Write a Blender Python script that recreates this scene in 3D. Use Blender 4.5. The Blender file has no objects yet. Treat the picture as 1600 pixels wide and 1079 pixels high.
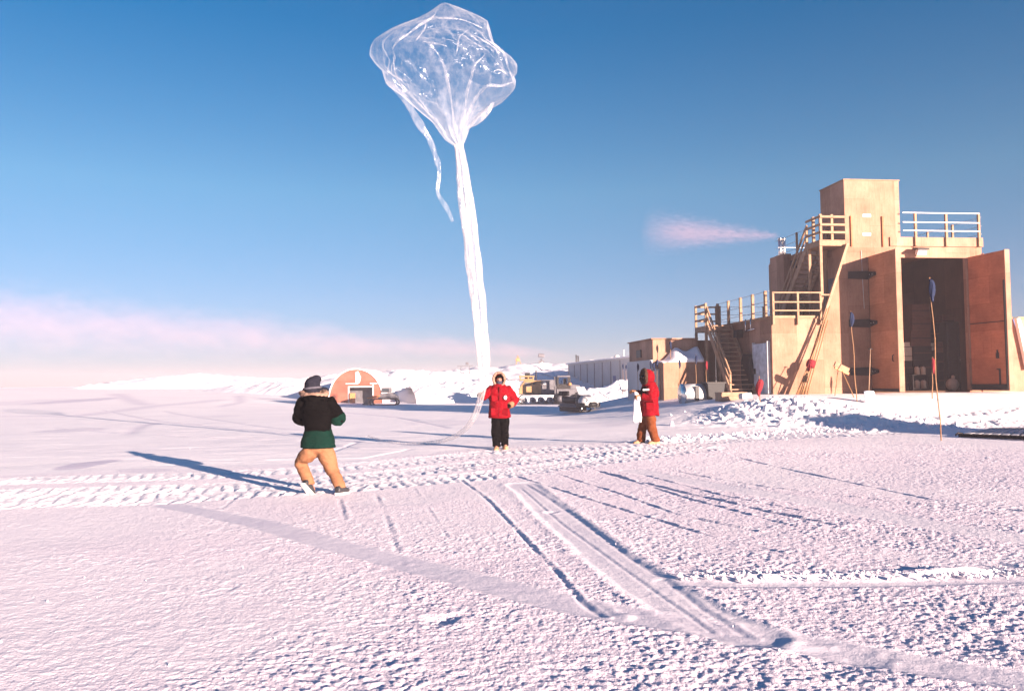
import bpy, bmesh, math, random
import numpy as np
from mathutils import Vector, Matrix, Euler
R = math.radians
random.seed(7)
SC = bpy.context.scene
COL = SC.collection

# ------------------------------------------------------------------ camera
CAM_Z = 1.62
FPX = 1244.4                      # 28 mm lens on a 36 mm wide slide, in pixels of the 1600 px photo
PITCH, ROLL = math.atan(56.5 / FPX), 0.011
_f = Vector((0, math.cos(PITCH), math.sin(PITCH)))
_r0 = Vector((1, 0, 0)); _u0 = Vector((0, -math.sin(PITCH), math.cos(PITCH)))
_r = _r0 * math.cos(ROLL) - _u0 * math.sin(ROLL)
_u = _u0 * math.cos(ROLL) + _r0 * math.sin(ROLL)
cam_d = bpy.data.cameras.new('camera'); cam = bpy.data.objects.new('camera', cam_d); COL.objects.link(cam)
cam_d.sensor_width = 36; cam_d.lens = 28; cam_d.clip_start = 0.1; cam_d.clip_end = 9000
m3 = Matrix((_r, _u, -_f)).transposed()
cam.matrix_world = Matrix.Translation((0, 0, CAM_Z)) @ m3.to_4x4()
SC.camera = cam

# ------------------------------------------------------------------ sky, sun, exposure
SUN_DIR = Vector((0.64, -0.77, 0)).normalized()
SUN_EL = R(9.6)
SUN_AZ = math.atan2(SUN_DIR.x, SUN_DIR.y)        # from +Y towards +X
w = bpy.data.worlds.new('World'); SC.world = w; w.use_nodes = True
nt = w.node_tree; nt.nodes.clear()
out = nt.nodes.new('ShaderNodeOutputWorld'); bg = nt.nodes.new('ShaderNodeBackground')
sky = nt.nodes.new('ShaderNodeTexSky'); sky.sky_type = 'NISHITA'; sky.sun_disc = False
sky.sun_elevation = SUN_EL; sky.sun_rotation = SUN_AZ; sky.altitude = 2800
sky.air_density = 1.0; sky.dust_density = 0.3; sky.ozone_density = 3.0
tc = nt.nodes.new('ShaderNodeTexCoord'); sx = nt.nodes.new('ShaderNodeSeparateXYZ'); rp = nt.nodes.new('ShaderNodeValToRGB')
nt.links.new(tc.outputs['Generated'], sx.inputs[0]); nt.links.new(sx.outputs[2], rp.inputs[0])
els = rp.color_ramp.elements
SKYT = [(0.0, (0.46, 0.38, 0.46)), (0.10, (0.62, 0.58, 0.60)), (0.23, (0.60, 0.78, 0.72)), (0.41, (0.03, 0.635, 0.77)), (1.0, (0.06, 0.56, 0.86))]
while len(els) < len(SKYT): els.new(0.5)
for e_, (p_, c_) in zip(els, SKYT): e_.position = p_; e_.color = (*c_, 1)
tint = nt.nodes.new('ShaderNodeMix'); tint.data_type = 'RGBA'; tint.blend_type = 'MULTIPLY'; tint.inputs[0].default_value = 1.0
nt.links.new(sky.outputs[0], tint.inputs[6]); nt.links.new(rp.outputs[0], tint.inputs[7])
nt.links.new(tint.outputs[2], bg.inputs['Color']); nt.links.new(bg.outputs[0], out.inputs['Surface'])
bg.inputs['Strength'].default_value = 0.05
sun_d = bpy.data.lights.new('sun', 'SUN'); sun = bpy.data.objects.new('sun', sun_d); COL.objects.link(sun)
sun_d.energy = 5.0; sun_d.angle = R(0.5); sun_d.color = (1.0, 0.77, 0.64)
sd = Vector((SUN_DIR.x * math.cos(SUN_EL), SUN_DIR.y * math.cos(SUN_EL), math.sin(SUN_EL)))
sun.rotation_euler = sd.to_track_quat('Z', 'Y').to_euler()
sun.location = (20, -20, 20)
SC.view_settings.view_transform = 'Standard'; SC.view_settings.look = 'None'
SC.view_settings.exposure = 2.1; SC.view_settings.gamma = 1.0
SC.cycles.max_bounces = 8; SC.cycles.transparent_max_bounces = 24; SC.cycles.volume_bounces = 2
SC.cycles.use_denoising = True
SC.cycles.volume_step_rate = 2.0; SC.cycles.volume_max_steps = 128

# ------------------------------------------------------------------ pixels of the photo -> points
def ray(px, py):
    return (_f + _r * ((px - 800) / FPX) + _u * ((539.5 - py) / FPX))
def at(px, py, Y):
    """point on the sight line of a pixel at world depth Y"""
    d = ray(px, py); return Vector((0, 0, CAM_Z)) + d * (Y / d.y)
def onz(px, py, z=0.0):
    d = ray(px, py); return Vector((0, 0, CAM_Z)) + d * ((z - CAM_Z) / d.z)

# ------------------------------------------------------------------ building frame (u right, v away, z up)
BA = math.atan(0.117)
BU = Vector((math.cos(BA), math.sin(BA), 0)); BV = Vector((-math.sin(BA), math.cos(BA), 0))
BO = at(1205, 560, 35.5); BO.z = 0
def B(px, py, v):
    """(u, z) of a pixel on the building plane at depth v"""
    d = ray(px, py); o = Vector((0, 0, CAM_Z))
    t = (v - (o - BO).dot(BV)) / d.dot(BV); p = o + d * t
    return (p - BO).dot(BU), p.z
def BW(u, v, z): return BO + BU * u + BV * v + Vector((0, 0, z))

# ------------------------------------------------------------------ noise
def _h(ix, iy, s):
    n = (ix.astype(np.int64) * 374761393 + iy.astype(np.int64) * 668265263 + s * 2147483647 + 1013904223) & 0xffffffff
    n = ((n ^ (n >> 13)) * 1274126177) & 0xffffffff
    n = ((n ^ (n >> 16)) * 2246822519) & 0xffffffff
    return ((n ^ (n >> 15)) & 0xffffff) / float(0xffffff)
def vn(x, y, s=0):
    ix, iy = np.floor(x), np.floor(y); fx, fy = x - ix, y - iy
    fx = fx * fx * fx * (fx * (fx * 6 - 15) + 10); fy = fy * fy * fy * (fy * (fy * 6 - 15) + 10)
    a, b, c, d = _h(ix, iy, s), _h(ix + 1, iy, s), _h(ix, iy + 1, s), _h(ix + 1, iy + 1, s)
    return (a * (1 - fx) + b * fx) * (1 - fy) + (c * (1 - fx) + d * fx) * fy
def fbm(x, y, s=0, o=4):
    r, a, t = 0, 0.5, 0
    for i in range(o):
        r = r + a * vn(x * 2 ** i + 17.3 * i, y * 2 ** i - 9.1 * i, s + i); t += a; a *= 0.5
    return r / t
def worley(x, y, s=0):
    ix, iy = np.floor(x), np.floor(y); f1 = np.full(x.shape, 9.0); idv = np.zeros(x.shape)
    for dx in (-1, 0, 1):
        for dy in (-1, 0, 1):
            cx, cy = ix + dx, iy + dy
            d = (cx + _h(cx, cy, s) - x) ** 2 + (cy + _h(cx, cy, s + 7) - y) ** 2
            m = d < f1; f1 = np.where(m, d, f1); idv = np.where(m, _h(cx, cy, s + 13), idv)
    return np.sqrt(f1), idv
def sstep(a, b, x):
    t = np.clip((x - a) / (b - a), 0, 1); return t * t * (3 - 2 * t)
def seg_dist(x, y, pts):
    """distance, along-length and signed side to a polyline"""
    best = np.full(x.shape, 1e9); al = np.zeros(x.shape); sg = np.zeros(x.shape); acc = 0
    for (a, b) in zip(pts[:-1], pts[1:]):
        dx, dy = b[0] - a[0], b[1] - a[1]; L = math.hypot(dx, dy)
        t = np.clip(((x - a[0]) * dx + (y - a[1]) * dy) / (L * L), 0, 1)
        ex, ey = x - a[0] - t * dx, y - a[1] - t * dy
        d = np.hypot(ex, ey); m = d < best
        best = np.where(m, d, best); al = np.where(m, acc + t * L, al)
        sg = np.where(m, (dx * ey - dy * ex) / L, sg); acc += L
    return best, al, sg

# ------------------------------------------------------------------ object helpers
def tag(o, label=None, cat=None, group=None, kind=None):
    if label: o['label'] = label
    if cat: o['category'] = cat
    if group: o['group'] = group
    if kind: o['kind'] = kind
    return o
def thing(name, label, cat, loc=(0, 0, 0), rz=0, group=None):
    o = bpy.data.objects.new(name, None); COL.objects.link(o); o.location = loc; o.rotation_euler = (0, 0, rz)
    o.empty_display_size = 0.2
    return tag(o, label, cat, group)
def copy_tree(o, parent=None):
    c = o.copy(); COL.objects.link(c)
    if parent: c.parent = parent
    for ch in [x for x in COL.objects if x.parent == o]: copy_tree(ch, c)
    return c

class MB:
    def __init__(s): s.v = []; s.f = []; s.sm = []
    def add(s, vs, fs, smooth=False):
        n = len(s.v); s.v += [tuple(p) for p in vs]
        for f in fs: s.f.append([i + n for i in f]); s.sm.append(smooth)
        return s
    def box(s, c, d, rot=None):
        hx, hy, hz = d[0] / 2, d[1] / 2, d[2] / 2
        vs = [Vector((x, y, z)) for z in (-hz, hz) for y in (-hy, hy) for x in (-hx, hx)]
        if rot is not None:
            M = Euler(rot).to_matrix() if not isinstance(rot, Matrix) else rot
            vs = [M @ q for q in vs]
        c = Vector(c)
        return s.add([q + c for q in vs], [(0, 2, 3, 1), (4, 5, 7, 6), (0, 1, 5, 4), (2, 6, 7, 3), (0, 4, 6, 2), (1, 3, 7, 5)])
    def bx(s, x0, x1, y0, y1, z0, z1):
        return s.box(((x0 + x1) / 2, (y0 + y1) / 2, (z0 + z1) / 2), (abs(x1 - x0), abs(y1 - y0), abs(z1 - z0)))
    def bar(s, a, b, w, h, up=(0, 0, 1)):
        a, b = Vector(a), Vector(b); d = b - a; L = d.length; y = d.normalized(); up = Vector(up)
        if abs(y.dot(up)) > 0.98: up = Vector((0, 1, 0)) if abs(y.y) < 0.9 else Vector((1, 0, 0))
        x = y.cross(up).normalized(); z = x.cross(y)
        return s.box((a + b) / 2, (w, L, h), Matrix((x, y, z)).transposed())
    def tube(s, pts, rad, n=10, cap=True, smooth=True, squash=None):
        pts = [Vector(p) for p in pts]; rad = rad if isinstance(rad, (list, tuple)) else [rad] * len(pts)
        vs = []; px = None
        for i, p in enumerate(pts):
            t = (pts[min(i + 1, len(pts) - 1)] - pts[max(i - 1, 0)]).normalized()
            if px is None:
                ref = Vector((1, 0, 0)) if abs(t.x) < 0.8 else Vector((0, 0, 1))
                px = (ref - t * ref.dot(t)).normalized()
            else: px = (px - t * px.dot(t)).normalized()
            py = t.cross(px)
            for k in range(n):
                a = 2 * math.pi * k / n; q = (px * math.cos(a) + py * math.sin(a)) * rad[i]
                vs.append(p + q)
        fs = []
        for i in range(len(pts) - 1):
            for k in range(n):
                fs.append((i * n + k, i * n + (k + 1) % n, (i + 1) * n + (k + 1) % n, (i + 1) * n + k))
        if cap: fs += [tuple(range(n))[::-1], tuple(range((len(pts) - 1) * n, len(pts) * n))]
        return s.add(vs, fs, smooth)
    def loft(s, rings, smooth=True, cap=True):
        n = len(rings[0]); vs = [p for r in rings for p in r]; fs = []
        for i in range(len(rings) - 1):
            for k in range(n): fs.append((i * n + k, i * n + (k + 1) % n, (i + 1) * n + (k + 1) % n, (i + 1) * n + k))
        if cap: fs += [tuple(range(n))[::-1], tuple(range((len(rings) - 1) * n, len(rings) * n))]
        return s.add(vs, fs, smooth)
    def ell(s, c, r, rot=None, nu=14, nv=9):
        c = Vector(c); M = Euler(rot).to_matrix() if rot else Matrix.Identity(3); rings = []
        for j in range(nv):
            a = -math.pi / 2 + math.pi * (j + 0.15) / (nv - 0.7)
            rings.append([c + M @ Vector((r[0] * math.cos(a) * math.cos(2 * math.pi * k / nu), r[1] * math.cos(a) * math.sin(2 * math.pi * k / nu), r[2] * math.sin(a))) for k in range(nu)])
        return s.loft(rings)
    def prism(s, poly, off):
        """closed polygon of 3-D points pushed along off"""
        n = len(poly); off = Vector(off); poly = [Vector(p) for p in poly]
        vs = poly + [p + off for p in poly]
        fs = [tuple(range(n))[::-1], tuple(range(n, 2 * n))] + [(k, (k + 1) % n, n + (k + 1) % n, n + k) for k in range(n)]
        return s.add(vs, fs)
    def mesh(s, name, mat=None, origin=(0, 0, 0)):
        me = bpy.data.meshes.new(name); o = Vector(origin)
        me.from_pydata([tuple(Vector(p) - o) for p in s.v], [], s.f)
        bm = bmesh.new(); bm.from_mesh(me); bmesh.ops.recalc_face_normals(bm, faces=bm.faces)
        uv = bm.loops.layers.uv.new('UVMap')
        for i, f in enumerate(bm.faces):
            f.smooth = s.sm[i]; n = f.normal
            for l in f.loops:
                p = l.vert.co
                if abs(n.z) > 0.75: l[uv].uv = (p.x, p.y)
                elif abs(n.x) > abs(n.y): l[uv].uv = (p.y, p.z)
                else: l[uv].uv = (p.x, p.z)
        bm.to_mesh(me); bm.free()
        if mat: me.materials.append(mat)
        return me
    def build(s, name, mat=None, parent=None, origin=(0, 0, 0), bevel=0, label=None):
        o = bpy.data.objects.new(name, s.mesh(name, mat, origin)); COL.objects.link(o)
        if parent: o.parent = parent
        else: o.location = origin
        if bevel:
            b = o.modifiers.new('bevel', 'BEVEL'); b.width = bevel; b.segments = 2; b.limit_method = 'ANGLE'
        if label: o['label'] = label
        return o

def fuse(mb, name, mat, parent, origin, voxel=0.018, smooth=4, disp=0.0, dscale=8.0):
    """closed overlapping pieces -> one continuous skin"""
    t = mb.build(name + '_tmp', None, None)
    r = t.modifiers.new('r', 'REMESH'); r.mode = 'VOXEL'; r.voxel_size = voxel
    if smooth:
        q = t.modifiers.new('s', 'SMOOTH'); q.iterations = smooth; q.factor = 0.5
    dg = bpy.context.evaluated_depsgraph_get()
    me = bpy.data.meshes.new_from_object(t.evaluated_get(dg)); bpy.data.objects.remove(t)
    me.name = name; n = len(me.vertices); co = np.empty(n * 3); me.vertices.foreach_get('co', co); co = co.reshape(-1, 3)
    if disp:
        no = np.empty(n * 3); me.vertex_normals.foreach_get('vector', no); no = no.reshape(-1, 3)
        k = fbm((co[:, 0] + co[:, 1] * .6) * dscale, (co[:, 2] + co[:, 1] * .5) * dscale * 1.5, 3, 3) - 0.5
        co = co + no * (k * 2 * disp)[:, None]
    co -= np.array(origin); me.vertices.foreach_set('co', co.reshape(-1))
    me.materials.clear(); me.materials.append(mat)
    me.polygons.foreach_set('use_smooth', [True] * len(me.polygons)); me.update()
    o = bpy.data.objects.new(name, me); COL.objects.link(o)
    if parent: o.parent = parent
    else: o.location = origin
    return o

# ------------------------------------------------------------------ materials
def newmat(name):
    m = bpy.data.materials.new(name); m.use_nodes = True; t = m.node_tree
    return m, t, t.nodes['Principled BSDF'], t.nodes, t.links
def N(t, typ, **kw):
    n = t.nodes.new(typ)
    for k, v in kw.items(): setattr(n, k, v)
    return n
def mixc(t, fac, a, b, blend='MIX'):
    n = N(t, 'ShaderNodeMix', data_type='RGBA', blend_type=blend)
    for i, v in ((0, fac), (6, a), (7, b)):
        if hasattr(v, 'is_linked') or isinstance(v, bpy.types.NodeSocket): t.links.new(v, n.inputs[i])
        else: n.inputs[i].default_value = v if i == 0 else (*v, 1) if len(v) == 3 else v
    return n.outputs[2]
def mathn(t, op, a, b=0.0, clamp=False):
    n = N(t, 'ShaderNodeMath', operation=op); n.use_clamp = clamp
    for i, v in enumerate((a, b)):
        if isinstance(v, bpy.types.NodeSocket): t.links.new(v, n.inputs[i])
        else: n.inputs[i].default_value = v
    return n.outputs[0]
def noise(t, vec, scale, detail=4, rough=0.55, out=0):
    n = N(t, 'ShaderNodeTexNoise'); n.inputs['Scale'].default_value = scale; n.inputs['Detail'].default_value = detail
    n.inputs['Roughness'].default_value = rough
    if vec is not None: t.links.new(vec, n.inputs['Vector'])
    return n.outputs[out]
def ramp(t, fac, stops):
    n = N(t, 'ShaderNodeValToRGB'); e = n.color_ramp.elements
    while len(e) < len(stops): e.new(0.5)
    for i, (p, c) in enumerate(stops): e[i].position = p; e[i].color = (*c, 1) if len(c) == 3 else c
    t.links.new(fac, n.inputs[0]); return n.outputs[0]
def bump(t, h, bsdf, strength=0.4, dist=0.02):
    n = N(t, 'ShaderNodeBump'); n.inputs['Strength'].default_value = strength; n.inputs['Distance'].default_value = dist
    t.links.new(h, n.inputs['Height']); t.links.new(n.outputs[0], bsdf.inputs['Normal'])
def coords(t, kind='Object'):
    return N(t, 'ShaderNodeTexCoord').outputs[kind]
def mapped(t, vec, scale=(1, 1, 1), rot=(0, 0, 0)):
    n = N(t, 'ShaderNodeMapping'); n.inputs['Scale'].default_value = scale; n.inputs['Rotation'].default_value = rot
    t.links.new(vec, n.inputs['Vector']); return n.outputs[0]

def plain(name, c, rough=0.6, metal=0.0, var=0.25, scale=6.0, bmp=0.15, spec=0.3):
    m, t, b, ns, lk = newmat(name); v = coords(t)
    n1 = noise(t, v, scale, 5, 0.6); f = ramp(t, n1, [(0.3, (1 - var,) * 3), (0.7, (1 + var * .4,) * 3)])
    col = mixc(t, 1.0, c, f, 'MULTIPLY'); lk.new(col, b.inputs['Base Color'])
    b.inputs['Roughness'].default_value = rough; b.inputs['Metallic'].default_value = metal
    b.inputs['Specular IOR Level'].default_value = spec
    if bmp: bump(t, noise(t, v, scale * 6, 3), b, bmp, 0.01)
    return m

def ply(name, c, dark=0.75, seam=0.6, wear=0.3, grain_axis='z'):
    """sheathing plywood in 4 x 8 ft sheets"""
    m, t, b, ns, lk = newmat(name); uv = coords(t, 'UV')
    br = N(t, 'ShaderNodeTexBrick'); br.offset = 0.5
    br.inputs['Scale'].default_value = 1.0; br.inputs['Brick Width'].default_value = 2.44; br.inputs['Row Height'].default_value = 1.22
    if grain_axis == 'z':
        uvr = mapped(t, uv, (1, 1, 1), (0, 0, R(90)))
        grain = mapped(t, uv, (9, 0.9, 1))
    else:
        uvr = uv; grain = mapped(t, uv, (0.9, 9, 1))
    lk.new(uvr, br.inputs['Vector'])
    br.inputs['Mortar Size'].default_value = 0.007; br.inputs['Mortar Smooth'].default_value = 0.3; br.inputs['Bias'].default_value = 0
    br.inputs['Color1'].default_value = (dark, dark * .97, dark * .93, 1); br.inputs['Color2'].default_value = (1.08, 1.08, 1.1, 1)
    br.inputs['Mortar'].default_value = (seam, seam * .9, seam * .8, 1)
    g = ramp(t, noise(t, grain, 2.2, 6, 0.65), [(0.3, (0.84, 0.80, 0.76)), (0.62, (1.05, 1.05, 1.05))])
    blot = ramp(t, noise(t, uv, 0.9, 5, 0.6), [(0.3, (1 - wear, 1 - wear * 1.1, 1 - wear * 1.2)), (0.65, (1.05, 1.05, 1.05))])
    knot = N(t, 'ShaderNodeTexVoronoi'); knot.inputs['Scale'].default_value = 3.0; lk.new(uv, knot.inputs['Vector'])
    kn = ramp(t, knot.outputs['Distance'], [(0.03, (0.6, 0.5, 0.4)), (0.06, (1, 1, 1))])
    col = mixc(t, 1.0, c, br.outputs[0], 'MULTIPLY'); col = mixc(t, 0.9, col, g, 'MULTIPLY')
    col = mixc(t, 1.0, col, blot, 'MULTIPLY'); col = mixc(t, 0.8, col, kn, 'MULTIPLY')
    st = ramp(t, noise(t, mapped(t, uv, (5.0, 0.35, 1) if grain_axis == 'z' else (3.0, 0.5, 1)), 1.0, 4, 0.5), [(0.60, (1, 1, 1)), (0.72, (0.80, 0.72, 0.66))])
    col = mixc(t, 0.8, col, st, 'MULTIPLY')
    vm = N(t, 'ShaderNodeVectorMath', operation='MODULO'); lk.new(mapped(t, uv, (1, 1, 1)), vm.inputs[0]); vm.inputs[1].default_value = (0.405, 0.2, 1)
    vd = N(t, 'ShaderNodeVectorMath', operation='DISTANCE'); lk.new(N(t, 'ShaderNodeVectorMath', operation='ABSOLUTE').outputs[0], vd.inputs[0]); vd.inputs[1].default_value = (0.2, 0.1, 0)
    lk.new(vm.outputs[0], vd.inputs[0].links[0].from_node.inputs[0])
    col = mixc(t, 0.7, col, ramp(t, vd.outputs['Value'], [(0.010, (0.45, 0.38, 0.33)), (0.016, (1, 1, 1))]), 'MULTIPLY')
    lk.new(col, b.inputs['Base Color']); b.inputs['Roughness'].default_value = 0.75; b.inputs['Specular IOR Level'].default_value = 0.2
    bump(t, br.outputs['Fac'], b, -0.25, 0.01)
    return m

def snowmat(name, tint=(0.93, 0.875, 0.875), big=0.35, use_attr=False, bstr=0.5):
    m, t, b, ns, lk = newmat(name); v = coords(t)
    n1 = noise(t, v, big, 5, 0.6)
    col = ramp(t, n1, [(0.3, tuple(x * .93 for x in tint)), (0.7, tint)])
    if use_attr:
        a = N(t, 'ShaderNodeAttribute', attribute_name='packed')
        rg_ = N(t, 'ShaderNodeAttribute', attribute_name='crust_shade')
        col = mixc(t, rg_.outputs['Fac'], col, (0.79, 0.695, 0.75))  # crust tone, with the foreground's shade painted into the snow colour
        col = mixc(t, a.outputs['Fac'], col, (0.60, 0.55, 0.63))
    lk.new(col, b.inputs['Base Color']); b.inputs['Roughness'].default_value = 0.65; b.inputs['Specular IOR Level'].default_value = 0.25
    h = mathn(t, 'ADD', noise(t, v, 28.0, 4, 0.65), mathn(t, 'MULTIPLY', noise(t, v, 110.0, 2), 0.35))
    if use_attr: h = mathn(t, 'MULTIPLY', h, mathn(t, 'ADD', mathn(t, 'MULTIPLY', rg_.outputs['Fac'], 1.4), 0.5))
    bump(t, h, b, bstr, 0.02)
    return m
M = {}
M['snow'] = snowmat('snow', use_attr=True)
M['drift'] = snowmat('drifted snow', (0.92, 0.88, 0.90), 0.15, bstr=0.6)
M['rubble'] = snowmat('broken snow', (0.82, 0.76, 0.80), 0.8, bstr=0.8)
M['ply'] = ply('plywood', (0.38, 0.21, 0.142))
M['ply_door'] = ply('weathered door plywood', (0.50, 0.175, 0.088), 0.85, 0.7, 0.35, 'x')
M['ply_leaf'] = ply('tan door plywood', (0.47, 0.205, 0.108), 0.85, 0.7, 0.3, 'x')
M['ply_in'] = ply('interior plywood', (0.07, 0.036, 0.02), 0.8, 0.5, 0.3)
M['ply_pale'] = ply('pale plywood', (0.375, 0.215, 0.15), 0.85)
M['lumber'] = plain('lumber', (0.31, 0.185, 0.11), 0.7, 0, 0.3, 5)
M['lumber_dark'] = plain('stair lumber', (0.36, 0.22, 0.14), 0.75, 0, 0.35, 5)
M['black_iron'] = plain('black iron', (0.025, 0.022, 0.022), 0.55, 0.2, 0.3, 8)
M['wire'] = plain('galvanised wire', (0.35, 0.34, 0.33), 0.5, 0.6)
M['steel'] = plain('stainless pipe', (0.75, 0.72, 0.70), 0.22, 1.0, 0.15, 12, 0.05)
M['doormetal'] = plain('grey door paint', (0.52, 0.55, 0.62), 0.5, 0, 0.35, 4)
M['bamboo'] = plain('bamboo', (0.30, 0.15, 0.065), 0.5, 0, 0.3, 12)
M['blueflag'] = plain('dark blue cloth', (0.005, 0.014, 0.05), 0.8, 0, 0.35, 14)
M['redflag'] = plain('red cloth', (0.20, 0.008, 0.016), 0.8, 0, 0.3, 14)
M['black'] = plain('black plastic', (0.015, 0.015, 0.017), 0.5)
M['whitepaint'] = plain('white paint', (0.52, 0.50, 0.50), 0.5, 0, 0.2)
M['lens'] = plain('lamp lens', (0.75, 0.75, 0.72), 0.15, 0, 0.1)
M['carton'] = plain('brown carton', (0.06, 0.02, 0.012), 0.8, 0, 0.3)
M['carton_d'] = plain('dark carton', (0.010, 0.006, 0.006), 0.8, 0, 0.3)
M['carton_w'] = plain('white carton', (0.34, 0.27, 0.21), 0.8, 0, 0.2)
M['yellow'] = plain('yellow machine paint', (0.34, 0.20, 0.09), 0.5, 0, 0.35, 2)
M['greymach'] = plain('grey machine steel', (0.14, 0.135, 0.15), 0.55, 0.3, 0.35, 2)
M['track'] = plain('track steel', (0.07, 0.065, 0.065), 0.6, 0.4, 0.4, 5)
M['redwood'] = ply('red painted boards', (0.33, 0.115, 0.08), 0.85, 0.75, 0.3, 'x')
M['greypanel'] = plain('grey wall panel', (0.46, 0.45, 0.47), 0.6, 0, 0.15, 0.6)
M['orange'] = plain('orange paint', (0.60, 0.22, 0.08), 0.55, 0, 0.25)
M['bluepaint'] = plain('blue container paint', (0.03, 0.08, 0.28), 0.55, 0, 0.25)
m, t, b, ns, lk = newmat('window glass'); b.inputs['Base Color'].default_value = (0.04, 0.05, 0.06, 1); b.inputs['Roughness'].default_value = 0.06; M['glass'] = m
def cloth(name, c, var=0.25, sc=10):
    m, t, b, ns, lk = newmat(name); v = coords(t)
    f = ramp(t, noise(t, v, sc * .5, 4), [(0.3, (1 - var,) * 3), (0.7, (1.05,) * 3)])
    lk.new(mixc(t, 1.0, c, f, 'MULTIPLY'), b.inputs['Base Color']); b.inputs['Roughness'].default_value = 0.85
    b.inputs['Specular IOR Level'].default_value = 0.05
    h = mathn(t, 'ADD', noise(t, mapped(t, v, (1, 1, 2.2)), sc, 3), mathn(t, 'MULTIPLY', noise(t, v, 90), 0.15))
    bump(t, h, b, 0.5, 0.03); return m
M['red_parka'] = cloth('red parka nylon', (0.175, 0.003, 0.008))
M['black_cloth'] = cloth('black cloth', (0.0022, 0.0018, 0.002))
M['green_cloth'] = cloth('dark green cloth', (0.003, 0.019, 0.014))
M['tan_pants'] = cloth('orange tan duck cloth', (0.255, 0.118, 0.062))
M['brown_pants'] = cloth('rust brown duck cloth', (0.15, 0.042, 0.016))
M['fur'] = cloth('pale ruff fur', (0.30, 0.19, 0.145), 0.4, 40)
M['fur_dark'] = cloth('dark brown ruff fur', (0.06, 0.035, 0.025), 0.4, 40)
M['hat'] = cloth('charcoal knit hat', (0.018, 0.018, 0.028), 0.3, 40)
M['hatband'] = cloth('grey hat band', (0.10, 0.095, 0.12), 0.3, 40)
M['gaiter'] = cloth('slate neck gaiter', (0.05, 0.05, 0.075), 0.2, 30)
M['skin'] = plain('skin', (0.32, 0.15, 0.11), 0.5, 0, 0.12, 12, 0.05)
M['boot_tan'] = plain('tan boot', (0.40, 0.23, 0.13), 0.7, 0, 0.25, 10)
M['boot_black'] = plain('black boot', (0.03, 0.03, 0.035), 0.45, 0, 0.3, 10)
M['boot_white'] = plain('white boot rubber', (0.78, 0.74, 0.72), 0.5, 0, 0.2, 10)
M['glove_tan'] = plain('tan leather glove', (0.26, 0.125, 0.065), 0.65, 0, 0.3, 14)

def film(name, base, edge, streak, sscale, tint=(0.95, 0.93, 0.93), gather=0.0):
    """thin polythene sheet: mostly clear face on, milky where folded or seen edge on"""
    m = bpy.data.materials.new(name); m.use_nodes = True; t = m.node_tree; t.nodes.clear()
    o = N(t, 'ShaderNodeOutputMaterial'); lk = t.links; v = coords(t)
    tr = N(t, 'ShaderNodeBsdfTransparent'); df = N(t, 'ShaderNodeBsdfDiffuse'); tl = N(t, 'ShaderNodeBsdfTranslucent'); gl = N(t, 'ShaderNodeBsdfGlossy')
    for n in (df, tl): n.inputs['Color'].default_value = (*tint, 1)
    gl.inputs['Roughness'].default_value = 0.16
    nb = N(t, 'ShaderNodeBump'); nb.inputs['Strength'].default_value = 0.6; nb.inputs['Distance'].default_value = 0.05
    lk.new(noise(t, mapped(t, v, (1, 1, 0.4)), 5.0, 5, 0.6), nb.inputs['Height'])
    for n in (df, gl): lk.new(nb.outputs[0], n.inputs['Normal'])
    m1 = N(t, 'ShaderNodeMixShader'); m1.inputs[0].default_value = 0.45; lk.new(df.outputs[0], m1.inputs[1]); lk.new(tl.outputs[0], m1.inputs[2])
    m2 = N(t, 'ShaderNodeMixShader'); m2.inputs[0].default_value = 0.22; lk.new(m1.outputs[0], m2.inputs[1]); lk.new(gl.outputs[0], m2.inputs[2])
    lw = N(t, 'ShaderNodeLayerWeight'); lw.inputs['Blend'].default_value = 0.5
    e = mathn(t, 'MULTIPLY', mathn(t, 'POWER', lw.outputs['Facing'], 3.0), edge)
    rd = mathn(t, 'ABSOLUTE', mathn(t, 'SUBTRACT', noise(t, mapped(t, v, sscale), 1.0, 5, 0.6), 0.5))
    s = mathn(t, 'MULTIPLY', mathn(t, 'SUBTRACT', 1.0, mathn(t, 'MULTIPLY', rd, 14.0), True), streak)
    fac = mathn(t, 'ADD', mathn(t, 'ADD', e, s), base, True)
    if name == 'gathered balloon film':          # thinner towards the lower end
        sp2 = N(t, 'ShaderNodeSeparateXYZ'); lk.new(v, sp2.inputs[0])
        fac = mathn(t, 'MULTIPLY', fac, mathn(t, 'ADD', 1.35, mathn(t, 'MULTIPLY', sp2.outputs[2], 0.078)), True)
    if gather:                                   # the film bunches towards the neck, where the object's origin is
        sp = N(t, 'ShaderNodeSeparateXYZ'); lk.new(v, sp.inputs[0])
        q = mathn(t, 'POWER', mathn(t, 'SUBTRACT', 1.0, mathn(t, 'DIVIDE', sp.outputs[2], 2.2), True), 2.2)
        fac = mathn(t, 'ADD', fac, mathn(t, 'MULTIPLY', q, gather), True)
    m3_ = N(t, 'ShaderNodeMixShader'); lk.new(fac, m3_.inputs[0]); lk.new(tr.outputs[0], m3_.inputs[1]); lk.new(m2.outputs[0], m3_.inputs[2])
    lk.new(m3_.outputs[0], o.inputs['Surface']); return m
M['film'] = film('clear balloon film', 0.022, 0.30, 0.09, (1.9, 1.9, 1.2), gather=0.26)
M['film_fold'] = film('doubled balloon film', 0.06, 0.30, 0.15, (5, 5, 1.5))
M['film_thin'] = film('thin streamer film', 0.05, 0.25, 0.12, (4, 4, 1.5))
M['film_tube'] = film('gathered balloon film', 0.20, 0.25, 0.30, (9, 9, 0.6), (0.80, 0.75, 0.75))

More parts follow.
